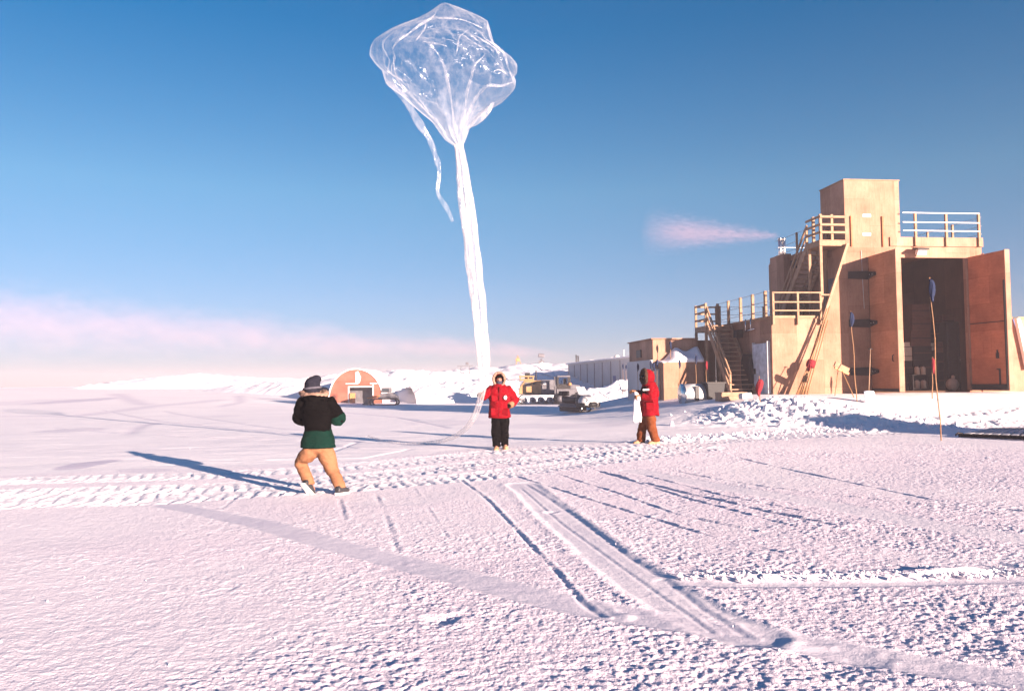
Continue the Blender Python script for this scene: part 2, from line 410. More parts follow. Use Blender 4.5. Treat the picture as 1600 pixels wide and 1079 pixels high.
# ================================================================== GROUND
FOOT = (-0.8, 14.0, -1.5, 12.0)
MOUNDS = [  # px, py, depth, height, radius x, radius y
    (1255, 640, 29.0, 0.24, 1.9, 1.5), (1208, 640, 29.5, 0.16, 1.6, 1.2), (1325, 640, 28.5, 0.10, 1.6, 1.2),
    (1160, 640, 30.0, 0.10, 1.5, 1.2), (1385, 632, 27.5, 0.08, 1.8, 1.0)]
_mp = [(at(a, b, c), h, rx, ry) for a, b, c, h, rx, ry in MOUNDS]
def base(x, y):
    x, y = np.asarray(x, float), np.asarray(y, float)
    z = -0.010 * np.clip(y - 20, 0, 60)
    z = z + 1.75 * sstep(-10, -34, x) * sstep(38, 165, y)
    u = (x - BO.x) * BU.x + (y - BO.y) * BU.y; v = (x - BO.x) * BV.x + (y - BO.y) * BV.y
    d = np.hypot(np.maximum(np.maximum(FOOT[0] - u, u - FOOT[1]), 0), np.maximum(np.maximum(FOOT[2] - v, v - FOOT[3]), 0))
    wgt = sstep(8.5, 0.0, d)
    z = z * (1 - wgt) + 0.92 * wgt
    z = z + 0.10 * np.exp(-(((x - 3.3) / 4) ** 2 + ((y - 19.3) / 3) ** 2))
    for c, h, rx, ry in _mp:
        z = z + h * np.exp(-(((x - c.x) / rx) ** 2 + ((y - c.y) / ry) ** 2))
    return z
def gz(x, y): return float(base(np.array([x]), np.array([y]))[0])
def g(p, dz=0.0): return Vector((p.x, p.y, gz(p.x, p.y) + dz))
def onground(px, py):
    """walk the sight line of a pixel down to the snow"""
    d = ray(px, py); Y = 3.0 * 1.005 ** np.arange(1200); k = Y / d.y
    zz = CAM_Z + d.z * k; hit = zz <= base(d.x * k, Y)
    i = int(np.argmax(hit)) if hit.any() else len(Y) - 1
    return Vector((d.x * k[i], Y[i], zz[i]))
def pl(*pts):
    r = []
    for a in pts:
        q = onground(*a); r.append((q.x, q.y))
    return r

def ground_mesh():
    ny, nx = 1000, 1500
    ys = np.concatenate([3.0 * (62 / 3.0) ** (np.arange(ny) / ny), 62 * (170 / 62) ** (np.arange(0, 180) / 180.0), 170 * (5000 / 170) ** (np.arange(0, 60) / 59.0)])
    tx = np.linspace(-1, 1, nx); tx = np.sign(tx) * np.abs(tx) ** 1.15
    X = tx[None, :] * (ys[:, None] * 0.92 + 2.0); Y = np.repeat(ys[:, None], nx, 1)
    rng = 0.35
    Z = base(X, Y)
    x, y = X.ravel(), Y.ravel(); z = Z.ravel().copy(); packed = np.zeros(x.shape); rough = np.ones(x.shape)
    near = y < 165
    xn, yn = x[near], y[near]
    # ---- how rough the crust is where
    r = 0.55 + 0.9 * fbm(xn * 0.22, yn * 0.22, 50, 3)
    dr, _, sd_ = seg_dist(xn, yn, pl((0, 745), (560, 722), (760, 700), (1000, 690), (1250, 672), (1600, 650)))
    far_side = sstep(-0.3, 0.6, sd_)                     # beyond the tracked strip the snow is wind packed and smooth
    r = r * (1 - 0.93 * far_side)
    leftnear = sstep(-1.5, -5.5, xn) * sstep(6.5, 9.0, yn)
    r = r * (1 - 0.45 * leftnear)
    right = sstep(0.5, 4.5, xn) * sstep(9, 5, yn); r = r * (1 + 0.05 * right)
    pk = 0.10 * far_side * sstep(0.45, 0.7, fbm(xn * 0.15, yn * 0.35, 81, 3))
    r = r * (0.62 + 0.38 * sstep(0.36, 0.56, fbm(xn * .45 + 3, yn * .32, 52, 3)))
    dz = np.zeros(xn.shape)
    def stripe(pts, half, depth, smooth=0.95, pack=0.6, lip=0.0, edge=0.35):
        depth *= .25; lip *= .35
        d, al, sg = seg_dist(xn, yn, pl(*pts)); wob = (vn(al * 1.1, al * 0, 5) - 0.5) * half * 0.25
        m = sstep(half * (1 + edge), half * (1 - edge * .4), d + wob)
        r[:] = r * (1 - smooth * m); pk[:] = np.maximum(pk, pack * m * (0.8 + 0.3 * vn(xn * 3, yn * 3, 9)))
        dz[:] = dz - depth * m
        if lip: dz[:] = dz + lip * np.exp(-((d - half * 1.25) / (half * 0.35)) ** 2) * (0.4 + 1.2 * vn(xn * 7, yn * 7, 4))
    def rut(pts, wd, depth, lip=0.4, brk=0.0, pack=0.12):
        d, al, sg = seg_dist(xn, yn, pl(*pts))
        k = np.ones(xn.shape) if not brk else 0.12 + 0.88 * sstep(brk - .25, brk + .25, vn(al * 2.0, al * 0 + 3.3, 21))
        d2 = np.abs(d + (vn(al * 5, al * 0, 8) - 0.5) * wd * 0.5)
        depth = depth * .16;  dz[:] = dz - depth * k * np.exp(-(d2 / wd) ** 2) + depth * lip * k * (d < wd * 5) * sstep(wd * 5, wd * 3.5, d) * np.exp(-((sg - wd * 2.0) / (wd * 1.1)) ** 2) * (0.3 + 1.3 * vn(xn * 9, yn * 9, 31))
        pk[:] = np.maximum(pk, pack * k * np.exp(-(d2 / wd) ** 2))
    # long smooth sled stripe across the foreground
    stripe([(262, 788), (400, 818), (520, 852), (640, 882), (800, 922), (900, 948), (1000, 965), (1180, 992), (1290, 1010), (1450, 1040), (1640, 1068)], 0.17, 0.012, 0.96, 0.75, 0.012)
    # snowmobile trail: broad belt with ski ruts
    stripe([(815, 757), (880, 812), (950, 868), (1020, 918), (1090, 960), (1165, 992)], 0.22, 0.03, 0.93, 0.55, 0.02)
    rut([(822, 757), (900, 808), (985, 872), (1040, 905), (1100, 952), (1162, 990)], 0.030, 0.036, 0.9, 0.05)
    rut([(815, 765), (880, 820), (960, 878), (1040, 935), (1110, 985)], 0.02, 0.03, 0.5)
    # single ski ruts
    rut([(720, 750), (765, 785), (815, 838), (870, 895), (905, 938), (938, 962)], 0.024, 0.055, 0.9, 0.15)
    rut([(585, 770), (600, 800), (612, 840), (628, 880)], 0.03, 0.04, 0.8, 0.45)
    rut([(530, 780), (538, 812)], 0.03, 0.035, 0.8)
    rut([(645, 760), (672, 800), (705, 850)], 0.02, 0.02, 0.8, 0.5)
    rut([(370, 775), (345, 795)], 0.03, 0.03, 0.6)
    rut([(890, 930), (915, 945), (945, 960)], 0.05, 0.06, 1.0, 0.4)
    for pts, dp in (([(800, 742), (900, 775), (1010, 808), (1110, 838), (1215, 862)], .10), ([(870, 740), (960, 770), (1060, 805), (1180, 830)], .09),
                    ([(930, 735), (1060, 768), (1200, 800), (1330, 826), (1450, 842)], .15), ([(1050, 735), (1200, 762), (1360, 780), (1570, 806)], .09),
                    ([(960, 742), (1080, 782), (1230, 820), (1420, 850)], .10), ([(870, 705), (1000, 728), (1150, 745)], .02),
                    ([(1150, 715), (1300, 748), (1450, 780), (1600, 800)], .10), ([(1000, 740), (1130, 775), (1290, 806)], .09)):
        rut(pts, 0.022, dp * .62, 1.3, 0.22, 0.05)
    stripe([(990, 735), (1150, 765), (1300, 790), (1450, 820), (1640, 848)], 0.22, 0.01, 0.7, 0.35)
    # ploughed ridge with a smooth strip in front of it
    stripe([(1052, 908), (1200, 910), (1400, 908), (1640, 900)], 0.13, 0.02, 0.9, 0.6)
    d, al, sg = seg_dist(xn, yn, pl((1056, 903), (1200, 902), (1400, 898), (1640, 890)))
    d = np.abs(d + (fbm(al * 1.7, al * 0, 62, 3) - .5) * .12); dz += 0.050 * np.exp(-(d / (0.05 + .05 * vn(al * 1.2, al * 0, 63))) ** 2) * (0.15 + 1.1 * fbm(al * 2.2, d * 5, 61, 3)) * sstep(0, .9, al)
    # pocket holes / boot scuffs
    for (a, b2, rr, dp) in ((690, 970, .10, .05), (1310, 1035, .20, .04), (1500, 1000, .2, .02), (1120, 1070, .22, .025), (935, 815, .05, -.03), (1330, 822, .10, -.05), (860, 800, .07, .04)):
        q = onground(a, b2); dd = np.hypot(xn - q.x, (yn - q.y))
        dp = dp * .4; dz -= dp * np.exp(-(dd / rr) ** 2) * (0.6 + 0.8 * vn(xn * 8, yn * 8, 71)); dz += abs(dp) * 0.5 * np.exp(-((dd - rr * 1.6) / (rr * .5)) ** 2) * vn(xn * 11, yn * 11, 72)
    # cleat marks of tracked vehicles: several passes side by side
    lanes = [(((0, 752), (300, 745), (560, 728), (760, 708), (1000, 694), (1250, 676), (1640, 655)), .55), (((0, 772), (300, 764), (560, 745), (760, 724), (1000, 703), (1200, 684), (1640, 664)), .55), (((0, 788), (250, 780), (420, 768), (560, 760), (760, 742), (900, 724), (1100, 700)), .50)]
    for li, (pts, hw) in enumerate(lanes):
        d, al, sg = seg_dist(xn, yn, pl(*pts)); m = sstep(hw * 1.12, hw * 0.9, d)
        if li == 0: m = m * (0.85 + 0.15 * vn(al, al * 0, 4))
        ph = al / 0.23 + np.abs(sg) * 1.1 + 0.9 * (fbm(xn * 1.3, yn * 1.3, 40 + li, 2) - .5)
        saw = ph - np.floor(ph)
        lat = 0.5 + 0.5 * np.cos(sg / hw * math.pi * 2.0)
        broken = 0.35 + 1.1 * vn(xn * 4.5, yn * 4.5, 44 + li)
        wl, idv = worley(xn * 7, yn * 7, 47 + li)
        hgt = (np.where(saw < 0.68, np.sin(np.clip(saw / 0.68, 0, 1) * math.pi) ** 0.6, -0.55 * np.sin((saw - .68) / .32 * math.pi)) * (0.45 + 0.55 * lat)) * broken
        w9, i9 = worley(xn * 13, yn * 11, 147 + li); hgt = hgt * (0.018 + .020 * i9) + 0.020 * np.clip(0.55 - wl, 0, 1) * idv + .030 * np.clip(.5 - w9, 0, .4) * i9
        r[:] = r * (1 - 0.6 * m); dz += m * (hgt - 0.012) * (0.72 if li else 0.6)
        pk *= (1 - 0.8 * m)
    # faint old trails and slick patches on the far side
    for pts, hw in (([(80, 668), (200, 677), (330, 683), (430, 686)], .06), ([(0, 650), (110, 650), (240, 634), (345, 624)], .25), ([(160, 640), (250, 658), (350, 668), (470, 679), (560, 690)], .06),
                    ([(470, 688), (560, 700), (640, 702), (570, 716), (420, 718)], .05), ([(255, 642), (330, 655), (420, 668), (510, 676)], .06), ([(200, 678), (215, 668), (240, 660)], .15), ([(500, 640), (620, 652), (700, 668)], .07), ([(640, 694), (560, 690), (520, 705)], .06), ([(180, 615), (225, 632)], .2), ([(340, 635), (375, 628), (372, 618)], .12)):
        d, al, sg = seg_dist(xn, yn, pl(*pts)); hw2 = hw * np.maximum(1, yn / 16); mm = np.exp(-(d / hw2) ** 2); dz -= 0.02 * mm; pk = np.maximum(pk, 0.6 * mm)
    for (a, b2, rx, ry, s_) in ((118, 626, 2.6, 9.0, .95), (140, 725, .40, 1.0, 1.0), (225, 735, .5, .35, .5), (115, 672, 1.2, 1.8, .55), (50, 628, 5, 9, .35), (340, 650, 1.6, 2.0, .3), (700, 660, 2, 3, .3), (880, 665, 2.5, 2.5, .3)):
        q = onground(a, b2); dd = np.hypot((xn - q.x) / rx, (yn - q.y) / ry) + 0.5 * (fbm(xn * 1.2, yn * 1.2, 90, 3) - .5)
        pk = np.maximum(pk, s_ * sstep(1.1, 0.8, dd))
    # berm of clods along the road edge in front of the building
    d, al, sg = seg_dist(xn, yn, pl((1010, 690), (1150, 684), (1300, 678), (1640, 652))); m = np.exp(-(d / 0.5) ** 2)
    w1, id1 = worley(xn * 3.2, yn * 3.2, 101); dz += m * 0.16 * np.clip(.75 - w1, 0, 1) * (0.3 + id1) * sstep(0.35, .55, fbm(xn * .6, yn * .6, 102, 2)); pk *= 1 - m
    d, al, sg = seg_dist(xn, yn, pl((1380, 660), (1640, 636))); m = np.exp(-(d / 0.45) ** 2); dz += m * 0.10 * np.clip(.8 - worley(xn * 4, yn * 4, 103)[0], 0, 1)
    for c, h, rx, ry in _mp:
        m = np.exp(-(((xn - c.x) / (rx * 1.3)) ** 2 + ((yn - c.y) / (ry * 1.3)) ** 2))
        w1, id1 = worley(xn * 2.6, yn * 2.6, 105); w3, id3 = worley(xn * 6.5, yn * 6.5, 106); dz += m * (0.20 * np.clip(.7 - w1, 0, .45) * (0.2 + id1) + .10 * np.clip(.7 - w3, 0, .4) * id3) * min(1, h * 5); pk *= 1 - m
    # ---- the crust itself: clods and fine grain
    wx, wy = 0.10 * (fbm(xn * 3, yn * 3, 60, 2) - .5), 0.10 * (fbm(xn * 3 + 40, yn * 3, 61, 2) - .5)
    w1, id1 = worley((xn + wx) * 8.0, (yn + wy) * 9.5, 11); w2, id2 = worley((xn - wx) * 19, (yn - wy) * 23, 12); w3, id3 = worley((xn + wy) * 42, (yn - wx) * 46, 13)
    patch = sstep(0.38, 0.62, fbm(xn * 0.9, yn * 1.1, 65, 3))
    clod = 0.018 * np.clip(0.5 - w1, 0, .3) * (id1 > .72) * patch + 0.020 * np.clip(0.6 - w2, 0, .35) * (id2 > .45) * (.5 + patch) + 0.016 * np.clip(.6 - w3, 0, .4) * id3
    fine = 0.016 * (fbm(xn * 15, yn * 19, 14, 4) - 0.5) + 0.010 * (fbm(xn * 4.0, yn * 5.5, 15, 3) - 0.5)
    lod = sstep(45, 16, yn) * 0.8 + 0.2
    dz = dz + r * (clod + fine) * 0.60 * lod + 0.004 * (fbm(xn * 12, yn * 12, 18, 2) - .5)
    dz = dz + 0.03 * (fbm(xn * 0.35, yn * 0.35, 16, 3) - 0.5) + far_side * 0.03 * (fbm(xn * 0.8, yn * 1.6, 17, 3) - .5)
    z[near] += dz; packed[near] = np.clip(pk, 0, 1); crust_shade = np.zeros(x.shape); crust_shade[near] = np.clip(r, 0, 1) * sstep(30, 12, yn)
    fy = ~near; z[fy] += 0.25 * (fbm(x[fy] * 0.05, y[fy] * 0.05, 19, 3) - .5) * sstep(165, 200, y[fy])
    # below everything, the ice sheet all round
    n = len(x); rows = len(ys)
    idx = np.arange(rows * nx).reshape(rows, nx)
    q = np.stack([idx[:-1, :-1], idx[:-1, 1:], idx[1:, 1:], idx[1:, :-1]], -1).reshape(-1, 4)
    E = 6000.0
    co = np.concatenate([np.stack([x, y, z], 1), np.array([[-E, -E, -1.2], [E, -E, -1.2], [E, E, -1.2], [-E, E, -1.2]])])
    q = np.concatenate([q, np.array([[n, n + 1, n + 2, n + 3]])])
    me = bpy.data.meshes.new('ground'); me.vertices.add(len(co)); me.vertices.foreach_set('co', co.astype(np.float32).ravel())
    me.loops.add(q.size); me.loops.foreach_set('vertex_index', q.astype(np.int32).ravel())
    me.polygons.add(len(q)); me.polygons.foreach_set('loop_start', (np.arange(len(q)) * 4).astype(np.int32))
    me.polygons.foreach_set('use_smooth', np.ones(len(q), bool)); me.update(calc_edges=True)
    at_ = me.attributes.new('packed', 'FLOAT', 'POINT'); at_.data.foreach_set('value', np.concatenate([packed, np.zeros(4)]).astype(np.float32))
    at_ = me.attributes.new('crust_shade', 'FLOAT', 'POINT'); at_.data.foreach_set('value', np.concatenate([crust_shade, np.zeros(4)]).astype(np.float32))
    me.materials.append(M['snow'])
    o = bpy.data.objects.new('ground', me); COL.objects.link(o); tag(o, kind='structure'); return o
ground_mesh()

def bank(name, crest, front, back, seed, rough=0.5, n=160, m=46, steep=0.55):
    """a bulldozed snow bank: crest = [(x, y, z)], toes front/back metres away from it"""
    crest = [Vector(c) for c in crest]; L = [0]
    for a, b_ in zip(crest[:-1], crest[1:]): L.append(L[-1] + (b_ - a).length)
    co = np.zeros((n, m, 3))
    for i in range(n):
        s_ = L[-1] * i / (n - 1); k = min(max(j for j in range(len(L)) if L[j] <= s_ + 1e-6), len(L) - 2)
        f_ = (s_ - L[k]) / (L[k + 1] - L[k]); p = crest[k].lerp(crest[k + 1], f_)
        d = (crest[k + 1] - crest[k]); d.z = 0; d.normalize(); nrm = Vector((d.y, -d.x, 0))
        if nrm.y > 0: nrm = -nrm
        for j in range(m):
            tt = -1 + 2 * j / (m - 1)
            off = nrm * (-tt * (front if tt < 0 else back))
            x, y = p.x + off.x, p.y + off.y
            prof = max(0.0, 1 - abs(tt)) ** steep
            co[i, j] = (x, y, prof * p.z)
    X, Y = co[..., 0], co[..., 1]
    gzv = np.minimum(base(X, Y), 0.6)
    amp = np.clip(co[..., 2], 0, 2)
    nz = (fbm(X * .35, Y * .35, seed, 4) - .5) * 1.3 + (fbm(X * 1.3, Y * 1.3, seed + 3, 4) - .5) * .7 + np.clip(.6 - worley(X * .8, Y * .8, seed + 5)[0], 0, 1) * .6
    edge = np.abs(np.linspace(-1, 1, m))[None, :]
    co[..., 2] = gzv - 0.3 * sstep(0.8, 1.0, edge) + co[..., 2] + nz * rough * np.clip(amp, 0, 1)
    idx = np.arange(n * m).reshape(n, m)
    q = np.stack([idx[:-1, :-1], idx[1:, :-1], idx[1:, 1:], idx[:-1, 1:]], -1).reshape(-1, 4)
    me = bpy.data.meshes.new(name); me.from_pydata(co.reshape(-1, 3).tolist(), [], q.tolist())
    me.polygons.foreach_set('use_smooth', [True] * len(me.polygons)); me.materials.append(M['drift'])
    o = bpy.data.objects.new(name, me); COL.objects.link(o); tag(o, kind='structure'); return o
def cr(px, py, Y):
    p = at(px, py, Y); return (p.x, p.y, p.z - min(gz(p.x, p.y), .6))
bank('snow_bank', [cr(185, 600, 170), cr(215, 594, 170), cr(250, 590, 170), cr(310, 584, 165), cr(390, 590, 160), cr(470, 592, 155), cr(545, 588, 150)], 22, 30, 200, 0.45)
bank('snow_bank', [cr(440, 600, 130), cr(500, 590, 120), cr(600, 582, 110), cr(640, 577, 108), cr(690, 582, 108), cr(745, 584, 112)], 14, 30, 230, 0.6)
bank('snow_bank', [cr(680, 584, 135), cr(740, 576, 140), cr(800, 572, 145), cr(870, 568, 150), cr(930, 571, 155), cr(1010, 574, 160), cr(1120, 580, 165)], 45, 40, 260, 0.9, n=240, m=70, steep=0.7)
bank('snow_bank', [cr(640, 606, 92), cr(700, 597, 93), cr(760, 594, 95), cr(830, 597, 98), cr(900, 602, 100)], 8, 20, 290, 0.7)
bank('snow_bank', [cr(890, 625, 74), cr(925, 608, 75), cr(965, 597, 76), cr(990, 594, 76), cr(1020, 600, 76), cr(1060, 618, 76)], 4, 9, 310, 0.5, steep=0.7)
# out of frame on the right: unseen heap added to cast the shade before the doors
bank('snow_bank', [(23.2, 9.2, 2.6), (24.2, 10.4, 4.0), (25.4, 11.4, 4.0), (26.4, 12.4, 2.8)], 3.0, 3.0, 330, 0.4, n=60, m=30)

# ================================================================== THE PLYWOOD BUILDING
bld = thing('plywood_building', 'tall plywood building with rooftop tower and open double doors', 'building', BO, BA)
u_l, z_low = B(1205, 495, 0)                 # lower block: front-left corner, roof
u_t, _ = B(1321, 385, 0)                     # left wall of the tall block
u_r, z_tall = B(1533, 372, 0)                # right end and roof of the tall block
u_tw1, z_tw = B(1404, 283, 0)
VF = -0.02
u_vl, z_v = B(1356, 400, VF); u_vr, _ = B(1508, 396, VF)
ZB = 0.45; FL = 1.0; DEP = 6.7
def part(name, mat, mb, parent=bld, **k): return mb.build(name, mat, parent, **k)

# lower block: walls are slabs so that the deck sits inside a low parapet
m_ = MB(); m_.bx(u_l, u_t - .01, 0, DEP, ZB, z_low)
part('lower_block', M['ply'], m_, bevel=.015)
m_ = MB(); m_.bx(u_l - .05, u_t, -0.045, -.002, z_low - .06, z_low + .06); m_.bx(u_l - .05, u_l - .004, 0, DEP, z_low - .06, z_low + .06)
part('roof_edge_board', M['lumber'], m_)
# tall block as walls round a hollow hall, open to the front
TH = 0.16; VB = 7.6
m_ = MB()
m_.bx(u_t, u_vl, 0, TH, ZB, z_tall); m_.bx(u_vr, u_r, 0, TH, ZB, z_tall); m_.bx(u_vl, u_vr, 0, TH, z_v - .05, z_tall)
m_.bx(u_t, u_t + TH, TH, VB, ZB, z_tall); m_.bx(u_r - TH, u_r, TH, VB, ZB, z_tall)
m_.bx(u_t + TH, u_r - TH, VB - TH, VB, ZB, z_tall)
m_.bx(u_t + TH, u_r - TH, TH, VB - TH, z_tall - .35, z_tall - .1)
part('tall_block', M['ply'], m_)
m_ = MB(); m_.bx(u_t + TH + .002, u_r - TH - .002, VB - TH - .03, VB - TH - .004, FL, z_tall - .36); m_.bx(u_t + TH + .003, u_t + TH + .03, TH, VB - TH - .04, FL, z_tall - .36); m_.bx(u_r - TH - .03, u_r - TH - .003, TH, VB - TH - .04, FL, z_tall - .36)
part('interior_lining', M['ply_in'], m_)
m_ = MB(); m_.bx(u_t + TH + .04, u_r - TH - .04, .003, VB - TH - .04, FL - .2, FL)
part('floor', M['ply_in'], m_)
m_ = MB(); m_.bx(u_t + .5, u_vr - .3, VB - TH - .07, VB - TH - .034, FL + 3.3, FL + 3.36); m_.bx(u_vr - 1.1, u_vr - 1.04, VB - TH - .075, VB - TH - .034, FL, FL + 3.36)
part('conduit', M['black_iron'], m_)
# tower
m_ = MB(); m_.bx(u_t, u_tw1, -.003, 2.15, z_tall - .5, z_tw)
part('tower', M['ply_pale'], m_, bevel=.012)
m_ = MB(); m_.bx(u_t - .03, u_tw1 + .03, -.03, 2.18, z_tw + .002, z_tw + .05)
part('tower_cap', M['lumber'], m_)
for (a, b_, s_) in ((1354, 337, .26), (1354, 366, .26)):
    uu, zz = B(a, b_, 0); part('white_patch', M['whitepaint'], MB().bx(uu - .2, uu + .2, -.02, -.005, zz - .07, zz + .07))
# triangular side braces flush with the front
def tri(pts, th=.20):
    q = []
    for a, b_ in pts:
        uu, zz = B(a, b_, -.06); q.append((uu, -.06, zz))
    return MB().prism(q, (0, th - .145, 0))
part('side_brace', M['ply'], tri([(1324, 383), (1328, 625), (1246, 625)]))
q = [(B(*p_, -.06)[0], -.2, B(*p_, -.06)[1]) for p_ in ((1324.5, 381), (1320.5, 381), (1282, 500), (1286, 500))]
part('brace_edge', M['lumber_dark'], MB().prism(q, (0, .14, 0)))
part('side_brace', M['ply'], tri([(1536, 395), (1560, 420), (1583, 500), (1620, 610), (1620, 628), (1536, 628)]))
q = [(B(*p_, -.06)[0], -.2, B(*p_, -.06)[1]) for p_ in ((1583, 498), (1588, 498), (1612, 575), (1600, 577))]
part('snow_cap', M['drift'], MB().prism([(a, -.30, c) for a, b_, c in q], (0, .2, 0)))
# fascia with parapet
m_ = MB(); m_.bx(u_tw1 - .55, u_r + .04, -.07, -.004, z_tall - .42, z_tall)
part('fascia', M['ply_pale'], m_)

# the two door leaves
def leaf(hpx, free_px, zt, side):
    hu = u_vl if side < 0 else u_vr + .10
    a = Vector((hu, VF - .02, 0)); fu, _ = B(free_px, 500, VF - 2.15); b_ = Vector((fu, VF - 2.15, 0))
    d = b_ - a; L = d.length; rz = math.atan2(d.y, d.x)
    dr = bpy.data.objects.new('door', None); COL.objects.link(dr); dr.parent = bld; dr.location = (a.x, a.y, 0); dr.rotation_euler = (0, 0, rz)
    th = .22; s_ = 1 if side < 0 else -1
    # local x runs from hinge to free edge; the shaded face is on the -y side for the left leaf
    zb = FL + .06
    yo = 0 if side < 0 else 0
    m1 = MB().bx(0, L - .02, 0, th, zb, zt); o = part('leaf_panel', M['ply_leaf' if side < 0 else 'ply_door'], m1, dr)
    part('edge_board', M['ply_pale'], MB().bx(L - .017, L + .03, -.012, th + .012, zb - .06, zt + .02), dr)
    if side > 0:
        part('seam_strip', M['black_iron'], MB().bx(.02, L - .05, -.018, -.003, zb + 2.95, zb + 2.985), dr)
        part('bottom_seal', M['black'], MB().bx(0, L - .02, -.05, -.003, zb - .06, zb + .22), dr)
        part('edge_seal', M['black'], MB().bx(L - .10, L - .02, -.045, -.003, zb + .22, zt - 1.3), dr)
        part('latch', M['black_iron'], MB().bx(L - .62, L - .5, -.06, -.003, zb + 1.35, zb + 1.6).bx(L - .59, L - .54, -.05, -.003, zb + 1.6, zb + 1.72), dr)
        part('floor_bolt', M['black_iron'], MB().bx(L - .5, L - .44, -.05, -.003, zb + .1, zb + .85).bx(L - .62, L - .44, -.05, -.003, zb + .85, zb + .9), dr)
    else:
        part('latch', M['black_iron'], MB().tube([(L - .35, -.003, zb + 1.25), (L - .35, -.06, zb + 1.28), (L - .35, -.06, zb + 1.5), (L - .35, -.003, zb + 1.53)], .02), dr)
        part('bottom_seal', M['black'], MB().bx(0, L - .02, -.03, -.003, zb - .05, zb + .08), dr)
        for py in (430, 505, 580):
            _, hz = B(1356, py, VF)
            part('strap_hinge', M['black_iron'], MB().prism([(u_vl - 1.0, -.004, hz - .16), (u_vl - 1.0, -.004, hz + .16), (u_vl - .02, -.004, hz + .19), (u_vl - .02, -.004, hz - .19)], (0, -.05, 0)))
            h = MB()
            h.prism([(.02, -.021, hz - .17), (.02, -.021, hz + .17), (.62, -.021, hz + .07), (.62, -.021, hz - .07)], (0, -.05, 0))
            ho = part('strap_hinge', M['black_iron'], h, dr)
            for xx in (.2, .42): part('bolt', M['wire'], MB().tube([(xx, -.07, hz), (xx, -.09, hz)], .03, 8), ho)
    return dr
leaf(1356, 1402, z_v - .03, -1)
leaf(1508, 1573, z_v - .03, 1)
# string hanging down the porch wall
uu, zz = B(1345, 395, VF); 
part('hanging_cord', M['whitepaint'], MB().tube([(u_vl - .32, -.03, z_v + .25), (u_vl - .30, -.04, z_v - 1.2), (u_vl - .26, -.03, z_v - 2.4)], .012, 6))
# floodlight
uu, zz = B(1436, 389, -.3)
fl = part('floodlight', M['black_iron'], MB().box((uu, -.42, zz), (.55, .42, .08), (R(12), 0, 0)).bx(uu - .05, uu + .05, -.3, -.07, zz - .03, zz + .03))
part('lamp_head', M['lens'], MB().box((uu + .02, -.40, zz - .15), (.42, .2, .24), (R(20), 0, 0)), fl)

# roof railings: one part each, posts and rails inside
def railing(name, posts, rails, mat_p, mat_r, h=1.12, base_z=0, pw=.09, drop=.35, rr=.03, zs=(.28, .62, 1.0)):
    ro = bpy.data.objects.new(name, None); COL.objects.link(ro); ro.parent = bld
    for (u, v) in posts: part('post', mat_p, MB().bx(u - pw / 2, u + pw / 2, v - pw / 2, v + pw / 2, base_z - drop, base_z + h), ro, bevel=.006)
    for (a, b_) in rails:
        for f_ in zs:
            part('rail', mat_r, MB().bar((*a, base_z + h * f_ - .04), (*b_, base_z + h * f_ - .04), rr, rr * 1.3), ro)
    return ro
pu = [B(x, 480, -.1)[0] for x in (1208, 1246.5, 1282)]
railing('roof_railing', [(a, -.10) for a in pu], [((pu[0], -.15), (pu[2] + .02, -.15))], M['lumber'], M['lumber'], base_z=z_low, rr=.045)
part('rail_end', M['lumber'], MB().bar((pu[2], -.15, z_low + .98), (B(1299, 480, -.1)[0], -.15, z_low + .98), .05, .07))
def vside(px, u):                              # depth v of a pixel column on the side plane u
    d = ray(px, 520); o = Vector((0, 0, CAM_Z)); tt = (u - (o - BO).dot(BU)) / d.dot(BU); return ((o + d * tt) - BO).dot(BV)
sv = [vside(x, u_l - .1) for x in (1197, 1177, 1158, 1139, 1122)]
railing('roof_railing', [(u_l - .1, v) for v in sv], [((u_l - .1, -.05), (u_l - .1, sv[-1]))], M['lumber'], M['wire'], base_z=z_low, h=1.2, rr=.014, pw=.12, drop=.02)
bu = [u_l + .05 + k * (u_t - u_l - .4) / 5 for k in range(6)]
railing('roof_railing', [(a, DEP - .1) for a in bu], [((bu[0], DEP - .1), (bu[-1], DEP - .1))], M['lumber_dark'], M['wire'], base_z=z_low, h=1.1, rr=.014, drop=.02)
tu = [B(x, 350, -.12)[0] for x in (1430, 1478, 1529)]
railing('tower_deck_railing', [(a, -.12) for a in tu], [((u_tw1 + .02, -.18), (tu[2], -.18))], M['lumber'], M['whitepaint'], base_z=z_tall, drop=.42, pw=.10, rr=.035, h=1.14)
railing('tower_deck_railing', [(u_r - .05, 1.9), (u_r - .05, 3.8), (u_r - .05, 5.7)], [((u_r - .05, -.1), (u_r - .05, 7.2))], M['lumber'], M['wire'], base_z=z_tall - .1, drop=0, rr=.014, h=1.1)
railing('tower_deck_railing', [(u_tw1 + .3, 7.4), (u_tw1 + 1.6, 7.4), (u_tw1 + 2.9, 7.4)], [((u_t + .3, 7.4), (u_r - .1, 7.4))], M['lumber'], M['wire'], base_z=z_tall - .3, drop=0, rr=.014, h=1.1)
lv = [vside(x, u_t - .02) for x in (1246, 1262)]
railing('tower_deck_railing', [(u_t + .08, v) for v in lv + [3.0]], [((u_t + .08, 2.6), (u_t + .08, 7.3))], M['lumber'], M['wire'], base_z=z_tall, drop=0, rr=.014, h=1.1)
for px in (1331, 1380):
    uu, zz = B(px, 375, -.05); part('guy_bracket', M['ply_door'], MB().bx(uu - .035, uu + .035, -.075, -.01, z_tall - .45, z_tall + .95))

